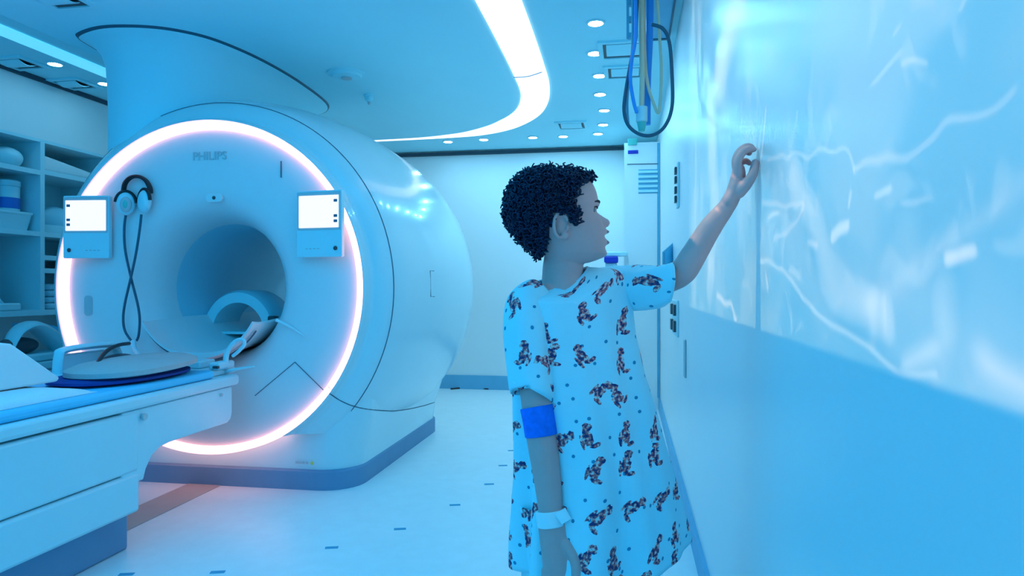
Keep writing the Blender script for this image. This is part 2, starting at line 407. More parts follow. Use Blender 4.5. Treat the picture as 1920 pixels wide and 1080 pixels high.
# lettering on the cover
def letters(name, txt, c, size, m, parent, depth=0.002):
    cu = bpy.data.curves.new(name, 'FONT'); cu.body = txt; cu.size = size; cu.align_x = 'CENTER'; cu.align_y = 'CENTER'; cu.extrude = depth; cu.offset = size*0.012
    tmp = bpy.data.objects.new(name+'_tmp', cu); COL.objects.link(tmp)
    bpy.context.view_layer.update()
    dg = bpy.context.evaluated_depsgraph_get()
    me = bpy.data.meshes.new_from_object(tmp.evaluated_get(dg))
    bpy.data.objects.remove(tmp)
    bm = B(); bm.from_mesh(me); bpy.data.meshes.remove(me)
    bmesh.ops.transform(bm, verts=bm.verts, matrix=Matrix.Translation(c) @ Matrix.Rotation(pi/2, 4, 'X'))
    return mk(name, bm, m, parent, smooth=False)
lt = letters('lettering', 'PHILIPS', fy(393, 293), 0.062, M['grey'], mri)
p = at_y(575, 868, 3.407)
bm = B()
for k, (dx, wd) in enumerate(((-0.055, 0.016), (-0.036, 0.016), (-0.018, 0.012), (0.0, 0.014))): obox(bm, (p.x+dx, p.y, p.z), (wd/2-0.001, 0, 0), (0, 0.002, 0), (0, 0, 0.006-0.001*(k % 2)))
mk('model_plate', bm, M['grey'], mri, smooth=False)
bm = B(); ellipsoid(bm, (p.x+0.03, p.y, p.z), (0.009, 0.003, 0.009)); mk('yellow_mark', bm, M['yellow'], mri)
# control panels
def control(px, py, sgn, tilt):
    c = at_y(px, py, 3.295); hw, hh = 0.128, 0.168
    rot = Matrix.Rotation(radians(tilt), 3, 'Z')
    def W(x, y, z): return c+rot @ Vector((x, y, z))
    def plate(bm, x0, z0, x1, z1, r, ya, yb):
        o = rrect(x0, z0, x1, z1, r, 4); loft(bm, [[W(x, ya, z) for x, z in o], [W(x, yb, z) for x, z in o]])
    bm = B(); plate(bm, -hw, -hh, hw, hh, 0.008, -0.016, 0.012)
    pn = mk('control_panel', bm, M['grey'] if False else M['plastic'], mri, bevel=0.003)
    bm = B(); plate(bm, -hw+0.006, -hh*0.19, hw-0.006, hh-0.008, 0.004, -0.018, -0.015); mk('bezel', bm, M['grey'], pn, smooth=False)
    bm = B(); plate(bm, -hw+0.016, -hh*0.12, hw-0.016, hh-0.026, 0.003, -0.0205, -0.017); mk('screen', bm, M['screen'], pn, smooth=False)
    xi = (hw-0.032)*sgn
    for z in (0.098, 0.022, -0.004):
        bm = B(); plate(bm, xi-0.010, z-0.006+0.015, xi+0.010, z+0.008+0.015, 0.002, -0.0215, -0.020); mk('icon', bm, M['icon'], pn, smooth=False)
    bm = B()
    for k in range(4):
        x = -sgn*0.07+sgn*k*0.022
        plate(bm, x-0.006, -0.128, x+0.006, -0.123, 0.001, -0.0175, -0.015)
    mk('key_mark', bm, M['grey'], pn, smooth=False)
    bm = B(); q = W(sgn*(hw-0.034), -0.018, -0.124); ellipsoid(bm, q, (0.011, 0.006, 0.011)); mk('knob', bm, M['dgrey'], pn)
    bm = B(); obox(bm, W(0, 0.03, -0.02), rot @ Vector((0.05, 0, 0)), (0, 0.022, 0), (0, 0, 0.05)); mk('bracket', bm, M['plastic'], pn, smooth=False)
control(601, 420, 1, -6); control(165, 426, -1, 6)
# trough and bridge at the tunnel mouth
bm = B(); rings = []
for y, r, dz in ((3.25, 0.365, 0.035), (3.30, 0.375, 0.025), (3.42, 0.365, 0.02), (3.6, 0.345, 0.03), (5.1, 0.34, 0.03)):
    top = []; bot = []
    for k in range(25):
        a = radians(-150+120*k/24)
        bot.append(Vector((MX+r*cos(a), y, MZ+r*sin(a))))
        zz = MZ+r*sin(a)
        fl = MZ-r*0.91+0.13*(abs(cos(a))/0.866)**3
        top.append(Vector((MX+r*cos(a)*0.985, y, max(zz+0.012, fl))))
    rings.append(bot+list(reversed(top)))
loft(bm, rings); mk('bore_bridge', bm, M['face'], mri, ang=50)
bm = B(); tube(bm, ring_curve(3.285, 0.383, radians(-145), radians(-35), 30), 0.0045, 6, 1); mk('bridge_seam', bm, M['seam'], mri)
bm = B(); p = [fy(520, 600), fy(545, 612), fy(572, 630)]; tube(bm, [q-Vector((0, 0.01, 0)) for q in p], [0.009, 0.006, 0.003], 8); mk('bridge_lever', bm, M['plastic'], mri)

# arched coil inside the tunnel
t = thing('head_coil', 'white arched coil standing inside the scanner tunnel', 'coil', (-2.30, 3.95, 0.79))
bm = B(); rings = []
for y, ro in ((3.80, 0.222), (3.83, 0.235), (4.05, 0.235), (4.08, 0.222)):
    ri = 0.165
    o = [Vector((-2.30+ro*cos(pi*k/24), y, 0.80+ro*1.05*sin(pi*k/24))) for k in range(25)]
    i = [Vector((-2.30+ri*cos(pi*k/24), y, 0.80+ri*1.05*sin(pi*k/24))) for k in range(25)]
    rings.append(o+list(reversed(i)))
loft(bm, rings); mk('arch', bm, M['plastic'], t, ang=50)
bm = B(); box(bm, (-2.50, 3.80, 0.785), (-2.10, 4.25, 0.80)); mk('base_plate', bm, M['plastic'], t, smooth=False)
bm = B(); box(bm, (-2.10, 3.78, 0.845), (-2.055, 3.84, 0.895)); mk('connector', bm, M['dgrey'], t, bevel=0.008)

# shroud rising to the ceiling
CI = CZ-0.045
cur = [(-3.03, 3.46), (-2.98, 3.36), (-2.76, 3.28), (-2.52, 3.32), (-2.36, 3.44), (-2.27, 3.62), (-2.21, 3.95), (-2.20, 4.4), (-2.26, 4.95), (-2.45, 5.2), (-2.75, 5.2), (-2.95, 4.9), (-3.05, 4.3), (-3.06, 3.7)]
top = smooth_pts([Vector((a, b, 0)) for a, b in cur+cur[:1]], 6)[:-1]
def shr(z, k, dx=0.0):
    c0 = Vector((-2.56, 4.2, 0)); out = []
    for p in top:
        q = c0+(p-c0)*1.0
        q = Vector((q.x+(0.0), q.y, z))
        q.x = -2.60+(q.x+2.60)*(1-k); q.y = 4.25+(q.y-4.25)*(1-k*0.45)
        out.append(q)
    return out
bm = B()
loft(bm, [shr(1.42, 0.25), shr(2.05, 0.25), shr(2.20, 0.24), shr(2.30, 0.23), shr(2.37, 0.19), shr(2.42, 0.11), shr(CI-0.012, 0.0)])
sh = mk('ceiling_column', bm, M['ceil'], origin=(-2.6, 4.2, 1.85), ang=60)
tag(sh, 'smooth oval column flaring into the ceiling behind the round scanner', 'column')
bm = B(); loft(bm, [shr(CI-0.012, -0.012), shr(CI, -0.03)]); mk('shadow_gap', bm, M['navy'], sh, ang=60)  # dark ring puts the shadow line under the ceiling into colour
bm = B(); a = at_y(258, 78, 3.47); b = at_y(258, 250, 3.47)
s0 = shr(2.05, 0.25); best = min(s0, key=lambda p: abs((p.x/p.y)-(a.x/a.y))+(0 if p.y < 4 else 9))
tube(bm, [Vector((best.x, best.y-0.001, 1.85)), Vector((best.x, best.y-0.001, 2.3))], 0.0018, 6, 1); mk('seam', bm, M['tray'], sh)

# ================================================================== HEADPHONES
hp = thing('headphones', 'black and white headphones hanging on the scanner front', 'headphones', at_y(255, 395, 3.30))
def hy(px, py, Y=3.312): return at_y(px, py, Y)
bm = B(); tube(bm, [hy(231, 365), hy(234, 345), hy(245, 333), hy(260, 331), hy(273, 338), hy(281, 352), hy(282, 362)], 0.010, 8, 5, squash=((0, 1, 0), 1.7)); mk('headband', bm, M['black'], hp)
for (cx, cy, off, rotz) in ((236, 382, 0, 25), (271, 378, 0, -20)):
    c = hy(cx, cy, 3.30); rot = Matrix.Rotation(radians(rotz), 3, 'Z')
    bm = B(); ellipsoid(bm, c, (0.046, 0.028, 0.062), 24, 14, rot); cup = mk('ear_cup', bm, M['plastic'], hp)
    bm = B(); pts = [c+rot @ Vector((0.050*cos(a), -0.002, 0.066*sin(a))) for a in [radians(k) for k in range(5, 181, 12)]]
    tube(bm, pts, 0.009, 8, 2); mk('yoke', bm, M['black'], cup)
    if rotz > 0:
        bm = B(); q = c+rot @ Vector((0.004, -0.020, -0.006)); ellipsoid(bm, q, (0.030, 0.014, 0.042), 20, 12, rot); cu = mk('ear_cushion', bm, M['grey'], cup)
        bm = B(); q = c+rot @ Vector((0.004, -0.031, -0.006)); ellipsoid(bm, q, (0.012, 0.008, 0.022), 16, 10, rot); mk('speaker_grille', bm, M['teal'], cup)
bm = B()
tube(bm, [hy(236, 402), hy(233, 430), hy(235, 470), hy(246, 522), hy(258, 570), hy(262, 600), hy(260, 628), hy(256, 639)], 0.0065, 8, 6)
tube(bm, [hy(265, 402, 3.30), hy(262, 430, 3.30), hy(255, 475, 3.30), hy(245, 522, 3.295), hy(234, 570, 3.30), hy(231, 600, 3.30), hy(235, 622, 3.30), hy(247, 640, 3.30)], 0.0065, 8, 6)
mk('cable', bm, M['navy'], hp)
bm = B(); tube(bm, [hy(250, 640, 3.29), hy(253, 655, 3.26), hy(262, 668, 3.20)], [0.014, 0.012, 0.010], 10); mk('cable_joint', bm, M['plastic'], hp)

# ================================================================== PATIENT TABLE
TX0, TX1 = -2.50, -1.92
tb = thing('patient_table', 'long white patient table docked at the scanner tunnel', 'table', (-2.2, 1.8, 0))
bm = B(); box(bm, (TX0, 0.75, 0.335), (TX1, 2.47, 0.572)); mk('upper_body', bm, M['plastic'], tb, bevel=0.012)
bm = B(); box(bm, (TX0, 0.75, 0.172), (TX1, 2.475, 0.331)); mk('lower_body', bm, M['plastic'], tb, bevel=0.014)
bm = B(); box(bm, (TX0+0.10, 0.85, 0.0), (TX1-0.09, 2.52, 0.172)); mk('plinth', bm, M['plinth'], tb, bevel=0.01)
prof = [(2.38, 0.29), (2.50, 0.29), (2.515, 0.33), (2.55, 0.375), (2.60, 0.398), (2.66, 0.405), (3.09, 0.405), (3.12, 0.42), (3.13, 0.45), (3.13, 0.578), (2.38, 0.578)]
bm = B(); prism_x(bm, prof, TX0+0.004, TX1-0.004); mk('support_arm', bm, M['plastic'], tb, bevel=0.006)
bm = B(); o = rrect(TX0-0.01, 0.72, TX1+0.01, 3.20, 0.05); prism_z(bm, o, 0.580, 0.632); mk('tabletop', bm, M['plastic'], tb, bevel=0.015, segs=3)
bm = B(); o = rrect(TX0+0.03, 0.76, TX1-0.012, 3.02, 0.05); prism_z(bm, o, 0.633, 0.668); mk('table_pad', bm, M['pad'], tb, bevel=0.012, segs=3)
bm = B(); box(bm, (TX0+0.06, 3.03, 0.632), (TX1-0.05, 3.24, 0.662)); box(bm, (TX0+0.10, 3.10, 0.662), (TX1-0.16, 3.235, 0.70)); mk('docking_end', bm, M['plastic'], tb, bevel=0.010, segs=3)
bm = B(); lathe = [Vector((TX1+0.001, 2.49, 0.545)), Vector((TX1+0.012, 2.49, 0.545))]; tube(bm, lathe, 0.014, 14, 1); mk('bolt', bm, M['grey'], tb)
bm = B(); tube(bm, [Vector((TX1-0.004, 3.03, 0.55)), Vector((TX1+0.006, 3.03, 0.55))], 0.008, 12, 1); mk('bolt', bm, M['grey'], tb)
bm = B(); p = lambda x, y: at_y(x, y, 3.14)
tube(bm, [p(424, 690), p(424, 668), p(432, 650), p(444, 638), p(456, 637), p(458, 646), p(448, 658), p(436, 668)], [0.013, 0.014, 0.011, 0.009, 0.009, 0.009, 0.009, 0.008], 10); mk('release_handle', bm, M['plastic'], tb)
bm = B(); tube(bm, [at_y(420, 697, 3.15), at_y(445, 692, 3.12), at_y(476, 687, 3.10)], [0.010, 0.007, 0.004], 8); mk('side_lever', bm, M['plastic'], tb)
bm = B(); box(bm, (TX1-0.09, 3.06, 0.662), (TX1-0.03, 3.20, 0.70)); mk('cable_socket', bm, M['plastic'], tb, bevel=0.012)
bm = B(); box(bm, (TX1-0.055, 3.045, 0.672), (TX1-0.028, 3.06, 0.684)); mk('socket_hole', bm, M['dgrey'], tb, smooth=False)

# sheet-covered mattress
bm = B(); rings = []
for k in range(28):
    y = 0.80+(2.32-0.80)*k/27
    top_z = 0.700 if y < 2.15 else 0.700-0.022*((y-2.15)/0.17)**2
    L = []
    for i in range(15):
        u = i/14; x = TX0+0.03+(TX1-0.06-TX0-0.03)*u
        ed = min(u, 1-u)*14
        z = top_z-(0.022 if ed < 0.5 else (0.006 if ed < 1.5 else 0))+0.004*noise.noise(Vector((x*9, y*6, 2)))
        L.append(Vector((x, y, z)))
    rings.append(L+[Vector((TX1-0.058, y, 0.669)), Vector((TX0+0.028, y, 0.669))])
loft(bm, rings); tag(mk('mattress', bm, M['sheet'], ang=60), 'thin white sheet-covered mattress on the near half of the table', 'mattress')
# wedge cushion
bm = B(); prism_x(bm, [(1.35, 0.706), (2.30, 0.706), (2.31, 0.72), (2.10, 0.865), (2.04, 0.875), (1.55, 0.80), (1.35, 0.74)], -2.46, -2.13)
tag(mk('wedge_cushion', bm, M['sheet'], bevel=0.012, segs=3), 'white wedge cushion on the mattress at the left picture edge', 'cushion')
# grey flex coil
fx = thing('body_coil', 'oval grey padded body coil lying on the blue table pad', 'coil', (-2.14, 2.66, 0.669))
def oval(cx, cy, rx, ry, z, tilt=0, n=48, ex=2.3):
    out = []
    for k in range(n):
        a = 2*pi*k/n; c_, s_ = cos(a), sin(a)
        x = rx*math.copysign(abs(c_)**(2/ex), c_); y = ry*math.copysign(abs(s_)**(2/ex), s_)
        out.append(Vector((cx+x, cy+y, z+tilt*y)))
    return out
bm = B(); loft(bm, [oval(-2.16, 2.68, 0.16, 0.28, 0.669), oval(-2.16, 2.68, 0.205, 0.33, 0.680), oval(-2.16, 2.68, 0.205, 0.33, 0.690), oval(-2.16, 2.68, 0.17, 0.29, 0.70)]); mk('under_pad', bm, mat('navy_foam', (0.02, 0.06, 0.28), 0.8, 0.2, vary=0.05), fx)
bm = B(); loft(bm, [oval(-2.12, 2.70, 0.17, 0.285, 0.705, 0.03), oval(-2.12, 2.70, 0.195, 0.31, 0.713, 0.03), oval(-2.12, 2.70, 0.195, 0.31, 0.732, 0.03), oval(-2.12, 2.70, 0.16, 0.27, 0.748, 0.03), oval(-2.12, 2.70, 0.06, 0.10, 0.754, 0.03)]); mk('top_pad', bm, M['greyfoam'], fx, ang=50)
bm = B(); tube(bm, [at_y(179, 699, 2.52), at_y(181, 690, 2.56), at_y(188, 672, 2.66), at_y(203, 656, 2.8), at_y(222, 647, 2.98), at_y(242, 644, 3.18)], 0.009, 8); mk('coil_cable', bm, M['black'], fx)
bm = B(); q = at_y(178, 700, 2.52); ellipsoid(bm, q, (0.03, 0.05, 0.014)); mk('cable_boot', bm, M['grey'], fx)
bm = B(); q = at_y(222, 672, 2.95); ellipsoid(bm, q, (0.045, 0.09, 0.022)); mk('plug', bm, M['dgrey'], fx)
# white coil frame at the table's far edge
fr = thing('shoulder_coil', 'white rounded coil hoop standing on the far edge of the table', 'coil', (-2.46, 2.85, 0.665))
bm = B(); X = -2.47
tube(bm, [Vector((X, 2.66, 0.67)), Vector((X, 2.67, 0.76)), Vector((X, 2.70, 0.785)), Vector((X, 2.9, 0.79)), Vector((X, 3.0, 0.775)), Vector((X, 3.04, 0.70))], 0.014, 10, squash=((1, 0, 0), 1.8)); mk('hoop', bm, M['plastic'], fr)
bm = B(); box(bm, (X-0.03, 2.68, 0.669), (X-0.005, 3.02, 0.765)); mk('back_panel', bm, M['plastic'], fr, bevel=0.01)
bm = B(); box(bm, (X-0.03, 2.64, 0.6695), (X+0.03, 3.05, 0.682)); mk('foot', bm, M['plastic'], fr, bevel=0.005)

# floor plate under the table
bm = B(); box(bm, (-2.35, 1.2, 0.0), (-2.16, 3.40, 0.004)); tag(mk('floor_plate', bm, M['steelplate'], smooth=False), 'long flat brownish metal floor plate running from table to scanner', 'floor plate')
# tape marks on the floor
TP = [((622, 1027), 'blue floor tape mark, the large one nearest the camera in the dotted row'), ((750, 992), 'second nearest blue tape mark in the diagonal row on the floor'),
      ((853, 947), 'blue tape mark in the middle of the diagonal floor row'), ((917, 908), 'small blue tape mark left of the gown, third from the far end'),
      ((943, 873), 'tiny blue tape mark second from the far end of the floor row'), ((960, 845), 'farthest tiny blue tape mark beside the gown'),
      ((408, 1073), 'blue tape mark at the bottom picture edge, right of the table'), ((237, 1077), 'blue tape mark at the bottom picture edge just beside the table plinth')]
ln = (at_z(853, 947, 0)-at_z(622, 1027, 0)).normalized()
for (x, y), lab in TP:
    p = at_z(x, y, 0); bm = B(); nrm = Vector((-ln.y, ln.x, 0)); e = Vector((0.96, 0.28, 0)).normalized(); en = Vector((-e.y, e.x, 0))
    obox(bm, p+Vector((0, 0, 0.0008)), e*0.026, en*0.011, (0, 0, 0.0008))
    tag(mk('tape_mark', bm, M['tape'], smooth=False), lab, 'tape mark', 'blue tape marks on the floor')
bm = B(); tube(bm, [at_z(845, 729, 0.008), at_z(880, 727, 0.008), at_z(920, 729, 0.008), at_z(960, 723, 0.008), at_z(1000, 722, 0.008)], 0.008, 8)  # thin black line at the foot of the far wall
tag(mk('floor_dark_line', bm, M['black']), 'thin dark line on the floor along the far wall', 'cable')

# ================================================================== SHELVES ON THE LEFT
sv = thing('wall_shelf', 'white built-in cubby shelf set into the left wall', 'shelf', (LX-0.2, 3.85, 0.885))
XB = LX-0.42; XF = LX+0.005
def sz(px, py): return at_x(px, py, LX).z
bm = B(); box(bm, (XB, SY0, SZ0-0.012), (XF, SY1, SZ0+0.025)); mk('bottom_board', bm, M['plastic'], sv, smooth=False)
bm = B(); box(bm, (XB, SY0, SZ1-0.02), (XF-0.004, SY1, SZ1)); mk('top_board', bm, M['plastic'], sv, smooth=False)
for y in (4.16, 4.78, 3.52, 2.92):
    bm = B(); box(bm, (XB, y-0.018, SZ0), (XF-0.001, y+0.018, SZ1-0.01)); mk('upright', bm, M['plastic'], sv, smooth=False)
for z, ya, yb in ((1.85, 2.94, 3.50), (1.43, 2.94, 3.50), (1.85, 3.54, 4.14), (1.43, 3.54, 4.14), (1.86, 4.18, 4.76), (1.43, 4.18, 4.76), (1.27, 4.18, 4.76), (1.18, 4.18, 4.76)):
    bm = B(); box(bm, (XB, ya-0.005, z-0.016), (XF-0.002, yb+0.005, z+0.016)); mk('shelf_board', bm, M['plastic'], sv, smooth=False)
bm = B(); box(bm, (XB, SY0, SZ0), (XB+0.01, SY1, SZ1)); mk('back_board', bm, M['plastic'], sv, smooth=False)
# things on the shelf
bm = B(); p = at_x(8, 285, -4.10); ellipsoid(bm, (-4.10, p.y, 1.866+0.06), (0.11, 0.10, 0.075)); 
for v in bm.verts: v.co.z = max(v.co.z, 1.867)
tag(mk('basin', bm, M['plastic']), 'upturned pale blue bowl on the top left shelf', 'bowl')
bm = B(); rings = []
for k in range(9):
    u = k/8; y = 4.20+0.50*u; h = 0.11-0.06*u
    rings.append([Vector((x, y, z)) for x, z in rrect(XB+0.06, 1.877, LX-0.03, 1.877+h, 0.02, 3)])
loft(bm, rings); tag(mk('foam_wedge', bm, M['sheet'], ang=60), 'long white foam wedge lying on the top right shelf', 'cushion')
def jar(cy, label):
    t = thing('wipes_tub', label, 'tub', (-4.12, cy, 1.63), 'tubs on the left shelf')
    c = (-4.12, cy, 1.571)
    bm = B(); lathe_z(bm, [(0.072, 0), (0.076, 0.01), (0.076, 0.165), (0.068, 0.175)], c); mk('tub_body', bm, M['plastic'], t)
    bm = B(); lathe_z(bm, [(0.077, 0.02), (0.0775, 0.022), (0.0775, 0.09), (0.077, 0.092)], c); mk('sleeve_label', bm, M['label'], t)
    bm = B(); lathe_z(bm, [(0.079, 0.17), (0.08, 0.175), (0.08, 0.205), (0.06, 0.215)], c); mk('lid', bm, M['plastic'], t)
    return t
t = thing('storage_box', 'white plastic box under the blue-labelled tubs on the middle left shelf', 'box', (-4.12, 3.86, 1.446))
bm = B(); loft(bm, [[Vector((x, y, 1.447)) for x, y in rrect(-4.22, 3.60, -4.03, 4.10, 0.02)], [Vector((x, y, 1.555)) for x, y in rrect(-4.24, 3.58, -4.01, 4.12, 0.02)]]); mk('box_body', bm, M['plastic'], t)
bm = B(); prism_z(bm, rrect(-4.245, 3.575, -4.005, 4.125, 0.02), 1.555, 1.570); mk('lid', bm, M['plastic'], t)
j = jar(4.02, 'white tub with a blue label, right of two on the storage box'); dup(j, (-4.12, 3.80, 1.63), 'white tub with a blue label, left of two on the storage box, at picture edge')
t = thing('knee_coil', 'rounded pale coil on the middle right shelf', 'coil', (-4.12, 4.42, 1.446))
bm = B(); rings = [[Vector((-4.12+0.10*s_*cos(a), 4.42+0.19*s_*sin(a), 1.447+z)) for a in [2*pi*k/28 for k in range(28)]] for s_, z in ((1, 0), (1, 0.03), (0.98, 0.06))]; loft(bm, rings); mk('coil_base', bm, M['plastic'], t)
bm = B(); ellipsoid(bm, (-4.12, 4.42, 1.55), (0.085, 0.15, 0.10)); mk('coil_dome', bm, M['bore'], t)
t = thing('coil_chair', 'white curved coil with a flat foot on the lower left shelf', 'coil', (-4.12, 3.78, 0.91))
bm = B(); tube(bm, [Vector((-4.1, 3.60, 1.13)), Vector((-4.1, 3.72, 1.17)), Vector((-4.1, 3.82, 1.12)), Vector((-4.1, 3.86, 1.0)), Vector((-4.1, 3.90, 0.95))], [0.03, 0.034, 0.034, 0.03, 0.03], 10, squash=((1, 0, 0), 3.0)); mk('back_arch', bm, M['plastic'], t)
bm = B(); prism_z(bm, rrect(-4.22, 3.62, -3.99, 4.02, 0.03), 0.911, 0.96); mk('foot', bm, M['plastic'], t, bevel=0.01)
t = thing('folded_sheets', 'stack of folded pale linen in the lower right cubby', 'linen', (-4.12, 4.42, 0.91))
for k in range(4):
    bm = B(); prism_z(bm, rrect(-4.25+0.005*k, 4.24, -4.01-0.006*(k % 2), 4.66-0.02*k, 0.03), 0.911+0.045*k, 0.953+0.045*k); mk('fold', bm, M['bore'], t, bevel=0.014)
# worktop under the shelf
wt = thing('worktop', 'white worktop running below the wall shelf', 'worktop', (LX+0.02, 3.9, 0))
bm = B(); box(bm, (LX-0.40, 2.95, 0.56), (LX+0.42, 4.76, 0.60)); mk('top', bm, M['plastic'], wt, bevel=0.004)
bm = B(); box(bm, (LX-0.40, 2.97, 0.08), (LX+0.38, 4.74, 0.56)); mk('cabinet_body', bm, M['plastic'], wt, smooth=False)
bm = B(); box(bm, (LX-0.38, 2.99, 0.0), (LX+0.32, 4.72, 0.08)); mk('toe_kick', bm, M['plinth'], wt, smooth=False)
for y0 in (3.0, 3.87):
    bm = B(); box(bm, (LX+0.38, y0, 0.1), (LX+0.398, y0+0.85, 0.545)); d = mk('door', bm, M['plastic'], wt, bevel=0.003)
    bm = B(); tube(bm, [Vector((LX+0.40, y0+0.3, 0.5)), Vector((LX+0.425, y0+0.32, 0.5)), Vector((LX+0.425, y0+0.53, 0.5)), Vector((LX+0.40, y0+0.55, 0.5))], 0.006, 8, 3); mk('handle', bm, M['steel'], d)
# things on the worktop
t = thing('loop_coil', 'white looped coil with dark opening on the worktop under the shelf', 'coil', (-3.75, 3.95, 0.6))
xx = -3.72
bm = B(); tube(bm, [at_x(18, 660, xx), at_x(17, 650, xx), at_x(32, 622, xx), at_x(60, 610, xx), at_x(90, 628, xx), at_x(112, 652, xx), at_x(116, 660, xx)], [0.02, 0.018, 0.022, 0.03, 0.036, 0.034, 0.03], 10, squash=((1, 0, 0), 2.6)); mk('hoop', bm, M['plastic'], t)
bm = B(); z0 = 0.601; box(bm, (-3.82, 3.40, z0), (-3.62, 4.2, z0+0.05)); mk('foot', bm, M['plastic'], t, bevel=0.015)
bm = B(); ellipsoid(bm, (-3.74, 3.72, 0.70), (0.07, 0.15, 0.055)); mk('inner_pad', bm, M['dgrey'], t)
t = thing('flat_coil', 'flat white coil box lying on the worktop behind the table', 'box', (-3.7, 4.4, 0.6))
bm = B(); prism_z(bm, rrect(-3.85, 4.25, -3.58, 4.70, 0.04), 0.601, 0.68); mk('case', bm, M['plastic'], t, bevel=0.012)
bm = B(); prism_z(bm, rrect(-3.83, 4.27, -3.60, 4.68, 0.04), 0.68, 0.70); mk('lid', bm, M['pad'], t, bevel=0.006)
bm = B(); p = [at_x(62, 612, -3.95), at_x(110, 620, -3.95), at_x(132, 640, -3.9), at_x(143, 650, -3.88)]
bm2 = B(); rings = []
for k in range(10):
    u = k/9; q = smooth_pts(p, 3)[k]
    rings.append([q+Vector((dx, 0.0, dz)) for dx, dz in ((-0.16, -0.02), (0.03, -0.02), (0.03, 0.02), (-0.16, 0.02))])
loft(bm, rings); bm2.free(); tag(mk('folded_mat', bm, M['pad'], ang=60), 'pale blue mat leaning in a curve behind the looped coil', 'mat')

# ================================================================== FAR RIGHT CABINET
cb = thing('tall_cabinet', 'tall white cabinet with louvre vent in the far right corner', 'cabinet', (0.11, 6.6, 0))
CX0, CX1, CYF = -0.045, WX-0.002, 6.2
bm = B(); box(bm, (CX0, CYF, 0.0), (CX1, FY-0.01, 2.34)); mk('body', bm, M['wall'], cb, smooth=False)
def cf(px, py): return at_y(px, py, CYF-0.004)
bm = B(); p = cf(1197, 318); q = cf(1233, 362)
box(bm, (p.x, CYF-0.004, q.z), (q.x, CYF, p.z)); vt = mk('vent_grille', bm, M['tray'], cb, smooth=False)
for k in range(5):
    z = p.z+(q.z-p.z)*(k+0.5)/5; bm = B(); obox(bm, ((p.x+q.x)/2, CYF-0.008, z), ((q.x-p.x)/2, 0, 0), (0, 0.006, 0.004), (0, 0, 0.008)); mk('slat', bm, M['plastic'], vt, smooth=False)
bm = B(); p = cf(1176, 308); q = cf(1234, 307); tube(bm, [p, q], 0.004, 6, 1); mk('door_gap', bm, M['seam'], cb)
bm = B(); p = cf(1187, 285); obox(bm, p, (0.045, 0, 0), (0, 0.004, 0), (0, 0, 0.016)); mk('blue_plate', bm, M['deep'], cb, bevel=0.004)
bm = B(); p = cf(1186, 266); obox(bm, p, (0.04, 0, 0), (0, 0.004, 0), (0, 0, 0.03)); mk('green_tag', bm, M['teal'], cb, bevel=0.006)
bm = B(); box(bm, (CX1-0.022, CYF-0.004, 0.10), (CX1-0.004, CYF+0.001, 2.33)); mk('corner_shadow', bm, M['tray'], cb, smooth=False)  # dark strip paints the corner shadow between cabinet and wall
bm = B(); a = cf(1197, 655); b = cf(1197, 680); tube(bm, [a, a+Vector((0, -0.04, 0)), b+Vector((0, -0.04, 0)), b], 0.008, 8, 3); mk('door_handle', bm, M['dgrey'], cb)
bm = B(); p = at_y(1146, 487, CYF-0.1); obox(bm, p, (0.06, 0, 0), (0, 0.05, 0), (0, 0, 0.028)); mkc = mk('wall_device', bm, M['deep'], bevel=0.012)
bm = B(); box(bm, (p.x-0.1, p.y-0.02, p.z+0.028), (p.x+0.14, p.y+0.08, p.z+0.07)); mk('cover', bm, M['plastic'], mkc, bevel=0.01)
bm = B(); box(bm, (p.x-0.05, p.y-0.01, 0.0), (p.x+0.05, p.y+0.09, p.z-0.028)); mk('stand', bm, M['plastic'], mkc, bevel=0.01)
tag(mkc, 'small dark blue device behind the chin in front of the far cabinet', 'device')

# right wall fittings
def wbox(name, px, py, hy_, hz, d, m, label, cat, group=None):
    p = at_x(px, py, WX); bm = B(); box(bm, (WX-d, p.y-hy_, p.z-hz), (WX, p.y+hy_, p.z+hz)); o = mk(name, bm, m, bevel=0.004); tag(o, label, cat, group); return o, p
o, p = wbox('switch_plate', 1273, 348, 0.06, 0.12, 0.012, M['plastic'], 'tall switch plate with dark switches on right wall above the tablet', 'switch')
for dz in (-0.075, -0.025, 0.03, 0.08):
    bm = B(); obox(bm, (WX-0.016, p.y, p.z+dz), (0.008, 0, 0), (0, 0.03, 0), (0, 0, 0.017)); mk('switch', bm, M['dgrey'], o, smooth=False)
o, p = wbox('wall_socket', 1268, 595, 0.22, 0.10, 0.012, M['plastic'], 'double wall socket with four dark outlets below the tablet on right wall', 'socket')
for dy in (-0.12, 0.12):
    for dz in (-0.045, 0.045):
        bm = B(); obox(bm, (WX-0.017, p.y+dy, p.z+dz), (0.008, 0, 0), (0, 0.05, 0), (0, 0, 0.03)); mk('outlet', bm, M['dgrey'], o, smooth=False)
o, p = wbox('wall_plate', 1286, 672, 0.03, 0.09, 0.010, M['grey'], 'narrow grey plate low on the right wall under the socket', 'wall plate')
t = thing('wall_tablet', 'small tilted tablet screen mounted on right wall behind the elbow', 'tablet', (WX-0.03, 4.2, 1.3))
Yt = 4.35
c = [at_y(1243, 472, Yt-0.05), at_y(1267, 450, Yt+0.1), at_y(1267, 489, Yt+0.1), at_y(1243, 498, Yt-0.05)]
n_ = (c[1]-c[0]).cross(c[3]-c[0]).normalized()
bm = B(); loft(bm, [[v+n_*0.006 for v in c], [v-n_*0.006 for v in c]]); mk('tablet_body', bm, M['tray'], t, bevel=0.004)
cc = sum(c, Vector())/4; sg = -1 if n_.y > 0 else 1
bm = B(); loft(bm, [[cc+(v-cc)*0.86+n_*sg*0.0062 for v in c], [cc+(v-cc)*0.86+n_*sg*0.0085 for v in c]]); mk('screen', bm, M['pad'], t, smooth=False)
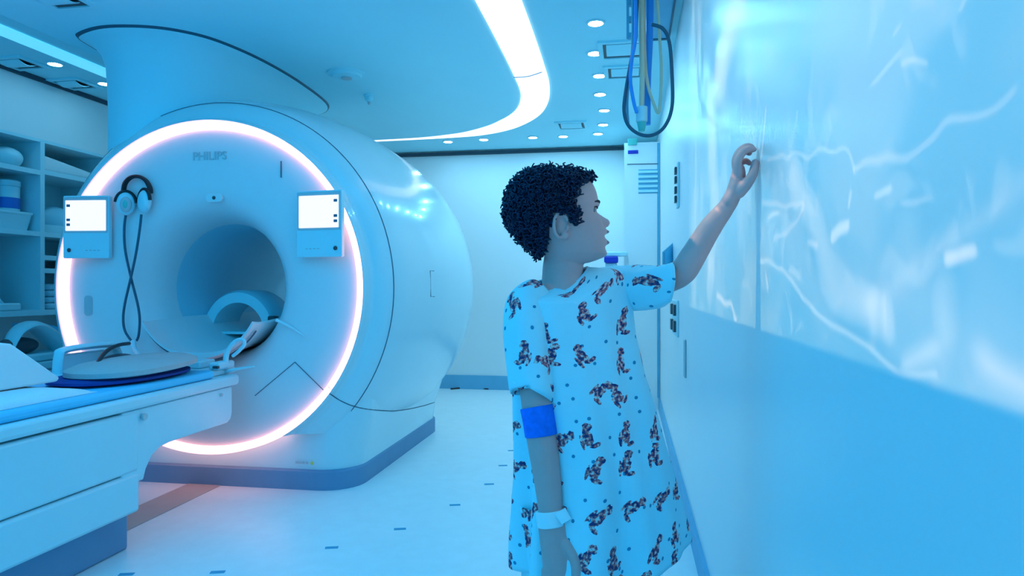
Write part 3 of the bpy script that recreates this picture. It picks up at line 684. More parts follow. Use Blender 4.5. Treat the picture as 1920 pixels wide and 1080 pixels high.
bm = B(); tube(bm, [cc+Vector((0.0, 0.02, -0.01)), Vector((WX, Yt+0.12, cc.z-0.01))], 0.012, 10, 1); mk('mount_arm', bm, M['steel'], t)

# ================================================================== HANGING HOSES
HY = 3.2
hz = lambda x, y, Y=HY: at_y(x, y, Y)
tr = thing('cable_ladder', 'blue grey ladder tray standing down from ceiling behind the hoses', 'cable tray', hz(1185, 30))
for x in (1177, 1194):
    a = hz(x, 66); bm = B(); box(bm, (a.x-0.006, HY+0.02, a.z), (a.x+0.006, HY+0.05, CZ)); mk('side_rail', bm, M['tray'], tr, smooth=False)
a = hz(1177, 66); b = hz(1194, 66)
for k in range(4):
    z = a.z+0.008+k*0.075; bm = B(); box(bm, (a.x, HY+0.022, z-0.012), (b.x, HY+0.048, z+0.012)); mk('rung', bm, M['tray'], tr, smooth=False)
def hose(name, pts, r, m, label, cat='hose', n=10):
    bm = B(); tube(bm, pts, r, n); return tag(mk(name, bm, m), label, cat)
top = lambda x, Y: at_y(x, -30, Y) if True else None
h1 = hose('corrugated_hose', [Vector((hz(1219, 0, 3.22).x, 3.22, CZ)), hz(1218, 60, 3.22), hz(1214, 150, 3.22), hz(1213, 234, 3.22)], 0.017, M['tube'], 'thick bright blue hose hanging straight down among the cables')
h2 = hose('cream_hose', [Vector((hz(1203, 0, 3.17).x, 3.17, CZ)), hz(1203, 60, 3.17), hz(1204, 140, 3.17), hz(1203, 205, 3.17)], 0.012, M['cream'], 'straight cream hose hanging left of the thick blue hose')
bm = B(); a = hz(1203, 200, 3.17); tube(bm, [a, a-Vector((0, 0, 0.07))], 0.026, 14, 1); cn = mk('end_collar', bm, M['plastic'], h2, bevel=0.004)
bm = B(); tube(bm, [a-Vector((0, 0, 0.07)), a-Vector((0, 0, 0.11))], [0.022, 0.014], 14, 1); mk('end_tip', bm, M['teal'], h2)
hose('looped_hose', [Vector((hz(1229, 0, 3.19).x, 3.19, CZ)), hz(1236, 60, 3.19), hz(1240, 130, 3.19), hz(1238, 190, 3.19), hz(1234, 212, 3.19), hz(1226, 195, 3.19), hz(1214, 155, 3.19), hz(1209, 90, 3.20), Vector((hz(1208, 0, 3.20).x, 3.20, CZ))], 0.007, M['cream'], 'thin pale hose hanging in a narrow loop right of the blue hose')
hose('black_cable', [Vector((hz(1197, -20, 3.14).x, 3.14, CZ)), hz(1192, 60, 3.14), hz(1184, 110, 3.14), hz(1175, 160, 3.14), hz(1170, 205, 3.14), hz(1178, 235, 3.14), hz(1200, 252, 3.14), hz(1225, 253, 3.14), hz(1247, 236, 3.14), hz(1260, 200, 3.14), hz(1260, 140, 3.14), hz(1255, 80, 3.14), hz(1243, 54, 3.14), hz(1222, 46, 3.14)], 0.008, M['navy'], 'dark cable hanging in a wide oval loop around the hoses', 'cable')
hose('blue_cable', [Vector((hz(1190, 0, 3.12).x, 3.12, CZ)), hz(1192, 60, 3.12), hz(1185, 110, 3.12), hz(1182, 150, 3.12), hz(1188, 190, 3.12), hz(1194, 212, 3.12)], 0.008, M['tube'], 'thin blue cable hanging left of the cream hose', 'cable')
hose('coiled_cable', [Vector((hz(1186, 0, 3.16).x, 3.16, CZ)), hz(1186, 80, 3.16), hz(1180, 140, 3.16), hz(1176, 190, 3.16), hz(1178, 232, 3.16)], 0.006, M['tray'], 'thin grey blue cable hanging leftmost of the bundle', 'cable')

# ------------------------------------------------------------------ short-throw projector light on the right wall
def projector(L, power, layer):
    l = bpy.data.lights.new('projector_lamp', 'POINT'); l.shadow_soft_size = 0.002; l.energy = power; l.color = (1, 1, 1)
    o = bpy.data.objects.new('projector_lamp', l); COL.objects.link(o); o.location = L
    l.use_nodes = True; nt = l.node_tree; N = nt.nodes; K = nt.links
    em = N['Emission']
    def val(x): return x
    def mth(op, a, b=None, clamp=False):
        n = N.new('ShaderNodeMath'); n.operation = op; n.use_clamp = clamp
        for i, x in enumerate((a, b)):
            if x is None: continue
            if isinstance(x, (int, float)): n.inputs[i].default_value = x
            else: K.new(x, n.inputs[i])
        return n.outputs[0]
    geo = N.new('ShaderNodeNewGeometry'); sp = N.new('ShaderNodeSeparateXYZ'); K.new(geo.outputs['Incoming'], sp.inputs[0])
    dx = mth('MAXIMUM', sp.outputs[0], 0.001)
    t = mth('DIVIDE', WX-L[0], dx)
    Y = mth('ADD', mth('MULTIPLY', sp.outputs[1], t), L[1]); Z = mth('ADD', mth('MULTIPLY', sp.outputs[2], t), L[2])
    cmb = N.new('ShaderNodeCombineXYZ'); K.new(Y, cmb.inputs[0]); K.new(Z, cmb.inputs[1]); P = cmb.outputs[0]
    # wobble so that strokes look like light through water
    nz = N.new('ShaderNodeTexNoise'); nz.inputs['Scale'].default_value = 7; nz.inputs['Detail'].default_value = 1
    K.new(P, nz.inputs['Vector'])
    vm = N.new('ShaderNodeVectorMath'); vm.operation = 'MULTIPLY_ADD'; K.new(nz.outputs['Color'], vm.inputs[0]); vm.inputs[1].default_value = (0.06, 0.06, 0); 
    v2 = N.new('ShaderNodeVectorMath'); v2.operation = 'ADD'; K.new(P, v2.inputs[0]); v2.inputs[1].default_value = (-0.03, -0.03, 0)
    K.new(v2.outputs[0], vm.inputs[2]); PW = vm.outputs[0]
    def wp(px, py): p = at_x(px, py, WX); return (p.y, p.z, 0)
    acc = None
    def stroke(a, b, wpx, amp, soft=1.0):
        """a soft bright segment of the projected picture, in metres on the wall"""
        nonlocal acc
        A = Vector(wp(*a)); Bv = Vector(wp(*b)); d = Bv-A
        s = N.new('ShaderNodeVectorMath'); s.operation = 'SUBTRACT'; K.new(PW, s.inputs[0]); s.inputs[1].default_value = A
        dt = N.new('ShaderNodeVectorMath'); dt.operation = 'DOT_PRODUCT'; K.new(s.outputs[0], dt.inputs[0]); dt.inputs[1].default_value = d/d.length_squared
        h = mth('ADD', dt.outputs['Value'], 0.0, True)
        sc = N.new('ShaderNodeVectorMath'); sc.operation = 'SCALE'; sc.inputs[0].default_value = d; K.new(h, sc.inputs['Scale'])
        s2 = N.new('ShaderNodeVectorMath'); s2.operation = 'DISTANCE'; K.new(s.outputs[0], s2.inputs[0]); K.new(sc.outputs[0], s2.inputs[1])
        mid = ((a[0]+b[0])/2, (a[1]+b[1])/2)
        wm = (Vector(wp(mid[0], mid[1]+wpx))-Vector(wp(*mid))).length
        f = mth('SUBTRACT', 1.0, mth('DIVIDE', s2.outputs['Value'], wm), True)
        f = mth('MULTIPLY', mth('SMOOTH_MIN', f, 1.0), amp) if False else mth('MULTIPLY', mth('MULTIPLY', f, mth('SUBTRACT', 2.0, f)) if soft < 1 else mth('POWER', f, 1.3), amp)
        acc = f if acc is None else mth('SMOOTH_MAX' if False else 'MAXIMUM', acc, f)
    def line(pts, wpx, amp, soft=1.0):
        if len(pts) > 3: pts = [(v.x, v.y) for v in smooth_pts([Vector((x, y, 0)) for x, y in pts], 3)]
        for a, b in zip(pts, pts[1:]): stroke(a, b, wpx, amp, soft)
    if layer == 0: line([(1440, 300), (1510, 280), (1585, 270), (1600, 320)], 9, 0.45)
    if layer == 1: line([(1600, 322), (1700, 308), (1745, 260), (1790, 190), (1905, 140)], 14, 0.40)
    if layer == 0: line([(1425, 480), (1460, 500), (1540, 590), (1650, 685), (1760, 730)], 11, 0.55)
    if layer == 1: line([(1420, 375), (1500, 378), (1495, 405), (1450, 445)], 8, 0.40)
    if layer == 0: line([(1490, 330), (1530, 420), (1570, 545), (1660, 600)], 55, 0.45, 0.5)
    if layer == 1: line([(1620, 590), (1720, 500), (1900, 340)], 45, 0.16)
    if layer == 0: line([(1770, 560), (1780, 650)], 60, 0.25, 0.5)
    if layer == 1: line([(1775, 488), (1812, 480)], 22, 0.7, 0.5)
    if layer == 0: line([(1700, 690), (1765, 680)], 48, 0.5)
    if layer == 1: line([(1850, 705), (1990, 760)], 75, 0.5)
    if layer == 0: line([(1640, 375), (1672, 366)], 12, 0.6)
    if layer == 1: line([(1690, 385), (1745, 383)], 7, 0.35)
    if layer == 0: line([(1560, 440), (1588, 432)], 18, 0.75, 0.5)
    if layer == 1: line([(1590, 385), (1592, 365)], 13, 0.5)
    if layer == 0: line([(1635, 155), (1690, 125)], 10, 0.4)
    if layer == 1: line([(1690, 152), (1735, 130)], 9, 0.4)
    if layer == 0: line([(1680, 78), (1692, 60)], 11, 0.35)
    if layer == 1: line([(1800, 18), (1806, 5)], 14, 0.4)
    if layer == 0: line([(1480, 505), (1500, 520)], 18, 0.45)
    if layer == 1: line([(1515, 458), (1530, 455)], 10, 0.5)
    if layer == 0: line([(1484, 580), (1488, 605)], 10, 0.45)
    if layer == 1: line([(1437, 520), (1440, 545)], 12, 0.5)
    if layer == 0: line([(1553, 215), (1560, 228)], 10, 0.3)
    if layer == 1: line([(1345, 555), (1380, 590)], 12, 0.8)
    if layer == 0: line([(1330, 60), (1360, -40)], 8, 0.5)
    if layer == 1: line([(1310, 20), (1304, 300), (1302, 560)], 16, 0.35)
    if layer == 0: line([(1390, 195), (1390, 240)], 7, 0.55)
    if layer == 1: line([(1436, 195), (1432, 250), (1428, 285)], 8, 0.55)
    if layer == 0: line([(1440, 400), (1460, 392)], 10, 0.6)
    if layer == 1: line([(1390, -20), (1345, 150)], 75, 0.6, 0.5)
    if layer == 0: line([(1330, 200), (1340, 380), (1330, 520)], 70, 0.5, 0.5)
    # fine rippling
    def ripple(scale, lo, hi, amp):
        nonlocal acc
        n = N.new('ShaderNodeTexNoise'); n.inputs['Scale'].default_value = scale; n.inputs['Detail'].default_value = 2; n.inputs['Distortion'].default_value = 1.5
        K.new(P, n.inputs['Vector'])
        mr = N.new('ShaderNodeMapRange'); mr.interpolation_type = 'SMOOTHSTEP'; K.new(n.outputs['Fac'], mr.inputs[0]); mr.inputs[1].default_value = lo; mr.inputs[2].default_value = hi; mr.inputs[4].default_value = amp
        acc = mth('ADD', acc, mr.outputs[0])
        return mr.outputs[0]
    if layer == 0:
        ripple(2.2, 0.42, 0.62, 0.20)
        ripple(9, 0.56, 0.66, 0.16)
    # colour of the picture: cyan base, pale warm strokes
    mix = N.new('ShaderNodeMix'); mix.data_type = 'RGBA'; mix.clamp_factor = True
    K.new(acc, mix.inputs[0]); mix.inputs[6].default_value = (0.11, 0.13, 0.05, 1) if layer == 0 else (0, 0, 0, 1); mix.inputs[7].default_value = (0.66, 0.53, 0.26, 1) if layer == 0 else (0.62, 0.40, 0.20, 1)
    # edges of the projected rectangle (slightly soft)
    def edge(x, a, b):
        mr = N.new('ShaderNodeMapRange'); mr.interpolation_type = 'SMOOTHSTEP'; K.new(x, mr.inputs[0]); mr.inputs[1].default_value = a; mr.inputs[2].default_value = b; return mr.outputs[0]
    zb = at_x(1500, 643.7, WX).z
    mask = mth('MULTIPLY', mth('MULTIPLY', edge(Z, zb-0.004, zb+0.006), edge(Y, 3.35, 2.95)), mth('MULTIPLY', edge(Z, 2.46, 2.44), edge(Y, 0.05, 0.10)))
    front = mth('GREATER_THAN', sp.outputs[0], 0.02)
    st = mth('MULTIPLY', mth('MULTIPLY', mask, front), mth('DIVIDE', mth('MULTIPLY', t, t), dx))
    K.new(mix.outputs[2], em.inputs['Color']); K.new(st, em.inputs['Strength'])
for layer in (0, 1): projector((-0.75, 1.47, 2.38), 42, layer)
# ================================================================== THE CHILD
def skinmat():
    m = mat('skin', (0.52, 0.34, 0.28), 0.55, 0.35)
    nt = m.node_tree; b = nt.nodes['Principled BSDF']
    tc = nt.nodes.new('ShaderNodeTexCoord'); n = nt.nodes.new('ShaderNodeTexNoise'); n.inputs['Scale'].default_value = 18
    r = nt.nodes.new('ShaderNodeValToRGB'); r.color_ramp.elements[0].color = (0.76, 0.37, 0.36, 1); r.color_ramp.elements[1].color = (0.86, 0.44, 0.42, 1)
    nt.links.new(tc.outputs['Object'], n.inputs['Vector']); nt.links.new(n.outputs['Fac'], r.inputs['Fac']); nt.links.new(r.outputs['Color'], b.inputs['Base Color'])
    return m
SKIN = skinmat()
HAIR = mat('curly_hair', (0.012, 0.014, 0.05), 0.55, 0.4, vary=0.3, vscale=60)
LIP = mat('lip', (0.42, 0.20, 0.19), 0.45, 0.4, vary=0.03)
EYEW = mat('eye_white', (0.38, 0.38, 0.40), 0.3, 0.5, vary=0.01)
IRIS = mat('iris', (0.03, 0.02, 0.02), 0.2, 0.6, vary=0.05)
BROW = mat('eyebrow', (0.06, 0.04, 0.045), 0.7, 0.2, vary=0.1)

HC = at_y(1050, 395, 1.56)                       # head origin (ear-to-ear axis, eye level)
SP = (HC-Vector((0, 0, CAMZ))).dot(FW)/1300      # metres per picture pixel at the head
HYAW = YAW+radians(-12) 
hf = Vector((cos(-HYAW*0+radians(19)), sin(radians(19)), 0)); hr = Vector((hf.y, -hf.x, 0)); hu = Vector((0, 0, 1))
FS = SP/hf.dot(RT)
def HP(f, lat, u): return HC+hf*f+hr*lat+hu*u
ROWS = [(322, 1062, 1034, .010), (325, 1080, 1016, .028), (330, 1093, 999, .044), (338, 1104, 985, .056), (348, 1112, 974, .065), (360, 1117, 967, .070), (374, 1120, 962, .073),
        (386, 1121, 960, .073), (396, 1118, 960, .072), (406, 1121, 962, .071), (416, 1126, 965, .069), (426, 1131, 970, .066), (436, 1134, 978, .063), (446, 1135, 988, .060),
        (456, 1135, 1000, .057), (466, 1135, 1010, .053), (475, 1137, 1018, .048), (482, 1132, 1024, .042), (488, 1118, 1026, .036), (493, 1102, 1026, .030)]
def row(py):
    for a, b in zip(ROWS, ROWS[1:]):
        if a[0] <= py <= b[0]:
            t = (py-a[0])/(b[0]-a[0]); return [a[i]*(1-t)+b[i]*t for i in range(4)]
    return list(ROWS[0] if py < ROWS[0][0] else ROWS[-1])
def G(x, c, s): return exp(-((x-c)/s)**2)
def head_pt(py, th, off=0.0):
    _, pf, pb, hw = row(py)
    u = (395-py)*SP; f0 = (pf-1050)*FS; b0 = (pb-1050)*FS
    mid = (f0*0.42+b0*0.58); 
    c_, s_ = cos(th), sin(th)
    ex = 2.35
    cc = math.copysign(abs(c_)**(2/ex), c_); ss = math.copysign(abs(s_)**(2/ex), s_)
    f = mid+(f0-mid if cc > 0 else mid-b0)*cc
    lat = hw*ss
    if c_ > 0:
        al = abs(lat)
        if py <= 411: nose = 0.026*max(0, (py-394)/17)**1.15
        elif py < 426: nose = 0.026*sqrt(max(0, 1-((py-411)/15)**2))
        else: nose = 0
        ws = 0.0070+0.0055*max(0, min(1, (py-396)/18))
        f += nose*exp(-(al/ws)**2*0.9)
        if 408 < py < 424: f += 0.008*G(al, 0.013, 0.006)*G(py, 417, 5)
        f += 0.0130*G(py, 433, 5.6)*exp(-(al/0.020)**2)+0.0115*G(py, 454, 6.4)*exp(-(al/0.017)**2)
        f -= 0.007*G(py, 443, 3.2)*exp(-(al/0.020)**2)
        f -= 0.003*G(py, 462, 4)*exp(-(al/0.02)**2)
        f += 0.004*G(py, 476, 6)*exp(-(al/0.02)**2)
        f -= 0.010*G(py, 396, 6.5)*G(al, 0.030, 0.013)
        f += 0.003*G(py, 384, 4)*G(al, 0.026, 0.018)
        f += 0.004*G(py, 418, 12)*G(al, 0.040, 0.014)
    d = Vector((f, lat, u))
    if off:
        n = Vector((f-mid, lat, (u-0.02)*0.8)).normalized(); d += n*off
    return HP(d.x, d.y, d.z)
def child_pt(px, py, Y): return at_y(px, py, Y)

bm = B()
rings = [[head_pt(322+ (493-322)*i/110, 2*pi*k/96) for k in range(96)] for i in range(111)]
loft(bm, rings)
# ears
for s in (1, -1):
    ec = Vector(((1040-1050)*FS, s*0.068, (395-428)*SP))
    def EP(a, r, out): return HP(ec.x-0.004+cos(a)*r*0.62, s*(abs(ec.y)+out), ec.z+sin(a)*r)
    tube(bm, [EP(radians(a), 0.027, 0.004+0.009*max(0, -cos(radians(a)))) for a in range(20, 300, 20)], 0.0042, 8, 2)
    ellipsoid(bm, HP(ec.x-0.002, s*(abs(ec.y)-0.003), ec.z), (0.013, 0.005, 0.022), 14, 10, Matrix((hf, hr, hu)).transposed())
    ellipsoid(bm, HP(ec.x+0.006, s*(abs(ec.y)+0.004), ec.z-0.022), (0.009, 0.005, 0.009), 12, 8, Matrix((hf, hr, hu)).transposed())
    ellipsoid(bm, HP(ec.x+0.012, s*(abs(ec.y)+0.001), ec.z-0.004), (0.005, 0.006, 0.008), 12, 8, Matrix((hf, hr, hu)).transposed())
# neck, trunk
tube(bm, [child_pt(1063, 440, 1.57), child_pt(1058, 480, 1.575), child_pt(1055, 515, 1.58), child_pt(1060, 550, 1.58)], [0.046, 0.045, 0.047, 0.056], 28, 4)
tube(bm, [child_pt(990, 582, 1.51), child_pt(1025, 563, 1.55), child_pt(1060, 552, 1.58), child_pt(1110, 540, 1.62), child_pt(1160, 537, 1.66)], [0.034, 0.038, 0.044, 0.038, 0.034], 20, 4)
shd = Vector((0.80, 0.60, 0)).normalized()
tube(bm, [child_pt(1072, 572, 1.58), child_pt(1070, 640, 1.58), child_pt(1080, 760, 1.58), child_pt(1095, 860, 1.58), child_pt(1098, 950, 1.58)], [0.070, 0.080, 0.078, 0.082, 0.080], 28, 4, squash=(shd, 1.45))
# legs
for px, dy in ((1045, -0.05), (1140, 0.05)):
    h = child_pt(px, 930, 1.58+dy); fx_ = Vector((0.55, -0.80, 0)).normalized()
    tube(bm, [h, Vector((h.x, h.y, 0.45)), Vector((h.x, h.y+0.01, 0.30)), Vector((h.x, h.y+0.015, 0.07))], [0.072, 0.052, 0.048, 0.030], 20, 5)
    tube(bm, [Vector((h.x, h.y+0.03, 0.035)), Vector((h.x, h.y, 0.04))+fx_*0.05, Vector((h.x, h.y, 0.022))+fx_*0.15], [0.030, 0.034, 0.020], 16, 5, round_end=True)
# near (right) arm hanging down
tube(bm, [child_pt(990, 592, 1.505), child_pt(990, 640, 1.475), child_pt(1003, 720, 1.455), child_pt(1011, 795, 1.445), child_pt(1020, 850, 1.44), child_pt(1030, 930, 1.43), child_pt(1034, 985, 1.425)],
     [0.042, 0.040, 0.0345, 0.0315, 0.0315, 0.027, 0.0235], 24, 5)
hb = [child_pt(1034, 975, 1.425), child_pt(1042, 1015, 1.422), child_pt(1050, 1060, 1.42), child_pt(1052, 1085, 1.42)]
tube(bm, hb, [0.021, 0.024, 0.026, 0.022], 20, 5, squash=(RT, 1.38), round_end=True)
for k, (px, ln_) in enumerate(((1018, 1148), (1035, 1166), (1053, 1168), (1070, 1152))):
    a = child_pt(1024+18*k, 1070, 1.418); tube(bm, [a, child_pt(px+6, 1108, 1.410), child_pt(px+8, (1108+ln_)/2, 1.412), child_pt(px+6, ln_, 1.425)], [0.0105, 0.010, 0.009, 0.0075], 12, 4, round_end=True)
tube(bm, [child_pt(1062, 1020, 1.41), child_pt(1078, 1050, 1.40), child_pt(1080, 1085, 1.395), child_pt(1075, 1110, 1.395)], [0.013, 0.0115, 0.010, 0.008], 12, 4, round_end=True)
# far (left) arm raised to the wall
EL = child_pt(1272, 512, 1.52)
tube(bm, [child_pt(1160, 540, 1.66), child_pt(1205, 534, 1.61), child_pt(1252, 524, 1.545), child_pt(1280, 509, 1.515), child_pt(1298, 482, 1.510), child_pt(1332, 427, 1.508), child_pt(1362, 388, 1.508), child_pt(1372, 370, 1.508)],
     [0.036, 0.033, 0.029, 0.0285, 0.0275, 0.0235, 0.0178, 0.0170], 24, 6)
# raised hand: palm + five fingers bent to the wall
sq = Vector((0.25, 0.97, 0)).normalized()
tube(bm, [child_pt(1368, 380, 1.508), child_pt(1378, 356, 1.510), child_pt(1384, 332, 1.514), child_pt(1385, 318, 1.516)], [0.0165, 0.0165, 0.0155, 0.013], 18, 4, squash=(sq, 1.65), round_end=True)
FNG = [([(1385, 326, 1.492), (1383, 305, 1.490), (1391, 288, 1.492), (1403, 280, 1.498), (1413, 280, 1.504)], .0082),
       ([(1383, 326, 1.508), (1380, 301, 1.508), (1388, 283, 1.510), (1401, 275, 1.514), (1410, 277, 1.518)], .0084),
       ([(1382, 328, 1.524), (1380, 305, 1.526), (1387, 289, 1.528), (1397, 283, 1.530), (1405, 287, 1.532)], .0080),
       ([(1383, 334, 1.538), (1383, 315, 1.542), (1391, 304, 1.544), (1399, 302, 1.542), (1405, 306, 1.540)], .0072)]
for pts, r in FNG:
    tube(bm, [child_pt(*p) for p in pts], [r*1.15, r*1.12, r, r*0.95, r*0.8], 14, 5, round_end=True)
tube(bm, [child_pt(1386, 360, 1.494), child_pt(1399, 346, 1.486), child_pt(1410, 330, 1.484), child_pt(1414, 318, 1.490), child_pt(1416, 305, 1.496)], [0.0135, 0.0120, 0.0100, 0.0095, 0.0080], 14, 5, round_end=True)

person = mk('person', bm, SKIN, origin=(HC.x+0.03, 1.56, 0), smooth=True, ang=180)
tag(person, 'curly-haired child in a patterned hospital gown reaching one hand to the wall', 'person')
rm = person.modifiers.new('remesh', 'REMESH'); rm.mode = 'VOXEL'; rm.voxel_size = 0.0026; rm.use_smooth_shade = True
sm = person.modifiers.new('smooth', 'SMOOTH'); sm.factor = 0.5; sm.iterations = 3
dg = bpy.context.evaluated_depsgraph_get(); dg.update()
me = bpy.data.meshes.new_from_object(person.evaluated_get(dg), depsgraph=dg)
person.modifiers.clear(); person.data = me; me.name = 'person'
if not me.materials: me.materials.append(SKIN)
for p in me.polygons: p.use_smooth = True

# face details
for s in (1, -1):
    e = HP(0.0, 0, 0); rowf = row(396); f0 = (rowf[1]-1050)*FS
    q = head_pt(396, 0) 
    ec = HP(f0-0.0225, s*0.030, (395-395.5)*SP)
    Rm = Matrix((hf, hr, hu)).transposed()
    bm = B(); ellipsoid(bm, ec, (0.0115, 0.0125, 0.0095), 18, 12, Rm); ey = mk('eye', bm, EYEW, person)
    bm = B(); ellipsoid(bm, ec+hf*0.0085-hr*s*0.0*1, (0.0040, 0.0072, 0.0068), 16, 10, Rm); mk('iris', bm, IRIS, ey)
    bm = B(); pts = []
    for k in range(7):
        a = -1+2*k/6; lat = 0.031+0.013*a; th = None
        best = min((head_pt(391.2-1.6*(1-a*a)*1.2, radians(t)) for t in range(2, 85, 1)), key=lambda p: abs((p-HC).dot(hr)-lat)) if s > 0 else min((head_pt(391.2-1.6*(1-a*a)*1.2, radians(-t)) for t in range(2, 85, 1)), key=lambda p: abs((p-HC).dot(hr)+lat))
        pts.append(best+hf*0.0015)
    tube(bm, pts, [0.0012, 0.0020, 0.0012], 6, 2); mk('upper_eyelid', bm, BROW, person)
    bm = B(); pts = []
    for k in range(7):
        a = -1+2*k/6; lat = 0.030+0.017*a
        best = min((head_pt(381.5-2.5*(1-a*a), radians(t*s)) for t in range(2, 85, 1)), key=lambda p: abs((p-HC).dot(hr)-lat*s))
        pts.append(best+hf*0.0008)
    tube(bm, pts, [0.0015, 0.0032, 0.0028, 0.0012], 8, 3); mk('eyebrow', bm, BROW, person)
def lip(pyc, hgt, wid):
    bm = B(); rings = []
    n = 15
    for k in range(n):
        a = -1+2*k/(n-1); lat = wid*a
        h = hgt*(1-abs(a)**2.2)+0.3
        rg = []
        for j in range(7):
            py = pyc+h*(-1+2*j/6)
            ths = [radians(-60+120*i/240) for i in range(241)]
            p = min((head_pt(py, t) for t in ths), key=lambda p: abs((p-HC).dot(hr)-lat))
            rg.append(p+hf*(0.0010*(1-(-1+2*j/6)**2)-0.0006))
        rings.append(rg)
    top = rings
    back = [[p-hf*0.003 for p in reversed(r)] for r in rings]
    loft(bm, [a+b for a, b in zip(top, back)])
    return mk('lip', bm, LIP, person)
lip(434.0, 4.4, 0.019); lip(453.5, 5.0, 0.0175)

# hair: scalp cap + curls
def hair_mask(py, th):
    a = abs(math.degrees(th)); a = a if a <= 180 else 360-a
    _, pf, pb, hw = row(py)
    p = head_pt(py, th); f = (p-HC).dot(hf)/FS+1050
    pts = [(300, 1125), (336, 1113), (343, 1094), (352, 1074), (372, 1064), (390, 1062), (398, 1060), (403, 1050), (405, 1026), (428, 1022), (445, 1022), (470, 1022), (492, 1012), (500, 1010)]
    for (y0, x0), (y1, x1) in zip(pts, pts[1:]):
        if y0 <= py <= y1:
            lim = x0+(x1-x0)*(py-y0)/(y1-y0) if y1 > y0 else x1
            side_burn = min(f-1050, 1069-f)+3 if 388 < py < 419 else -99
            return max(lim-f, min(side_burn, 6))
    return -99
def hair_thick(py, th):
    back = max(0, -cos(th))
    return 0.005+0.004*back
bm = B(); R = []
for i in range(60):
    py = 322+ (492-322)*i/59; rg = []
    for k in range(96):
        th = 2*pi*k/96; mk_ = hair_mask(py, th)
        w_ = max(0, min(1, mk_/8))
        p = head_pt(py, th); nn = noise.noise(p*70)*0.004+noise.noise(p*150)*0.003
        rg.append(head_pt(py, th, (hair_thick(py, th)+nn)*w_-0.004*(1-w_)))
    R.append(rg)
loft(bm, R); hair = mk('hair', bm, HAIR, person, ang=180)
bm = B(); rnd = random.Random(3); cnt = 0
while cnt < 2000:
    py = rnd.uniform(322, 496); th = rnd.uniform(0, 2*pi)
    if py > 493 or hair_mask(py, th) < 3: continue
    if rnd.random() > row(py)[3]/0.073 + 0.1: continue
    tk = hair_thick(py, th); p = head_pt(py, th, tk-0.006); q = head_pt(py, th, tk+0.012+rnd.uniform(-0.006, 0.008))
    ax = (q-p).normalized(); u = ax.orthogonal().normalized(); u.rotate(Matrix.Rotation(rnd.uniform(0, 6.28), 3, ax)); v = ax.cross(u)
    rr = rnd.uniform(0.003, 0.0058); turns = rnd.uniform(0.9, 1.7); pts = []
    L = (q-p).length
    for k in range(9):
        t = k/8; a = turns*2*pi*t
        pts.append(p+ax*L*(t-0.35*max(0, t-0.7))+u*(rr*cos(a)-rr)+v*rr*sin(a))
    tube(bm, pts, [0.0019, 0.0021, 0.0016], 4, 1); cnt += 1
hc = mk('curls', bm, HAIR, hair, ang=180); hc['kind'] = 'stuff'

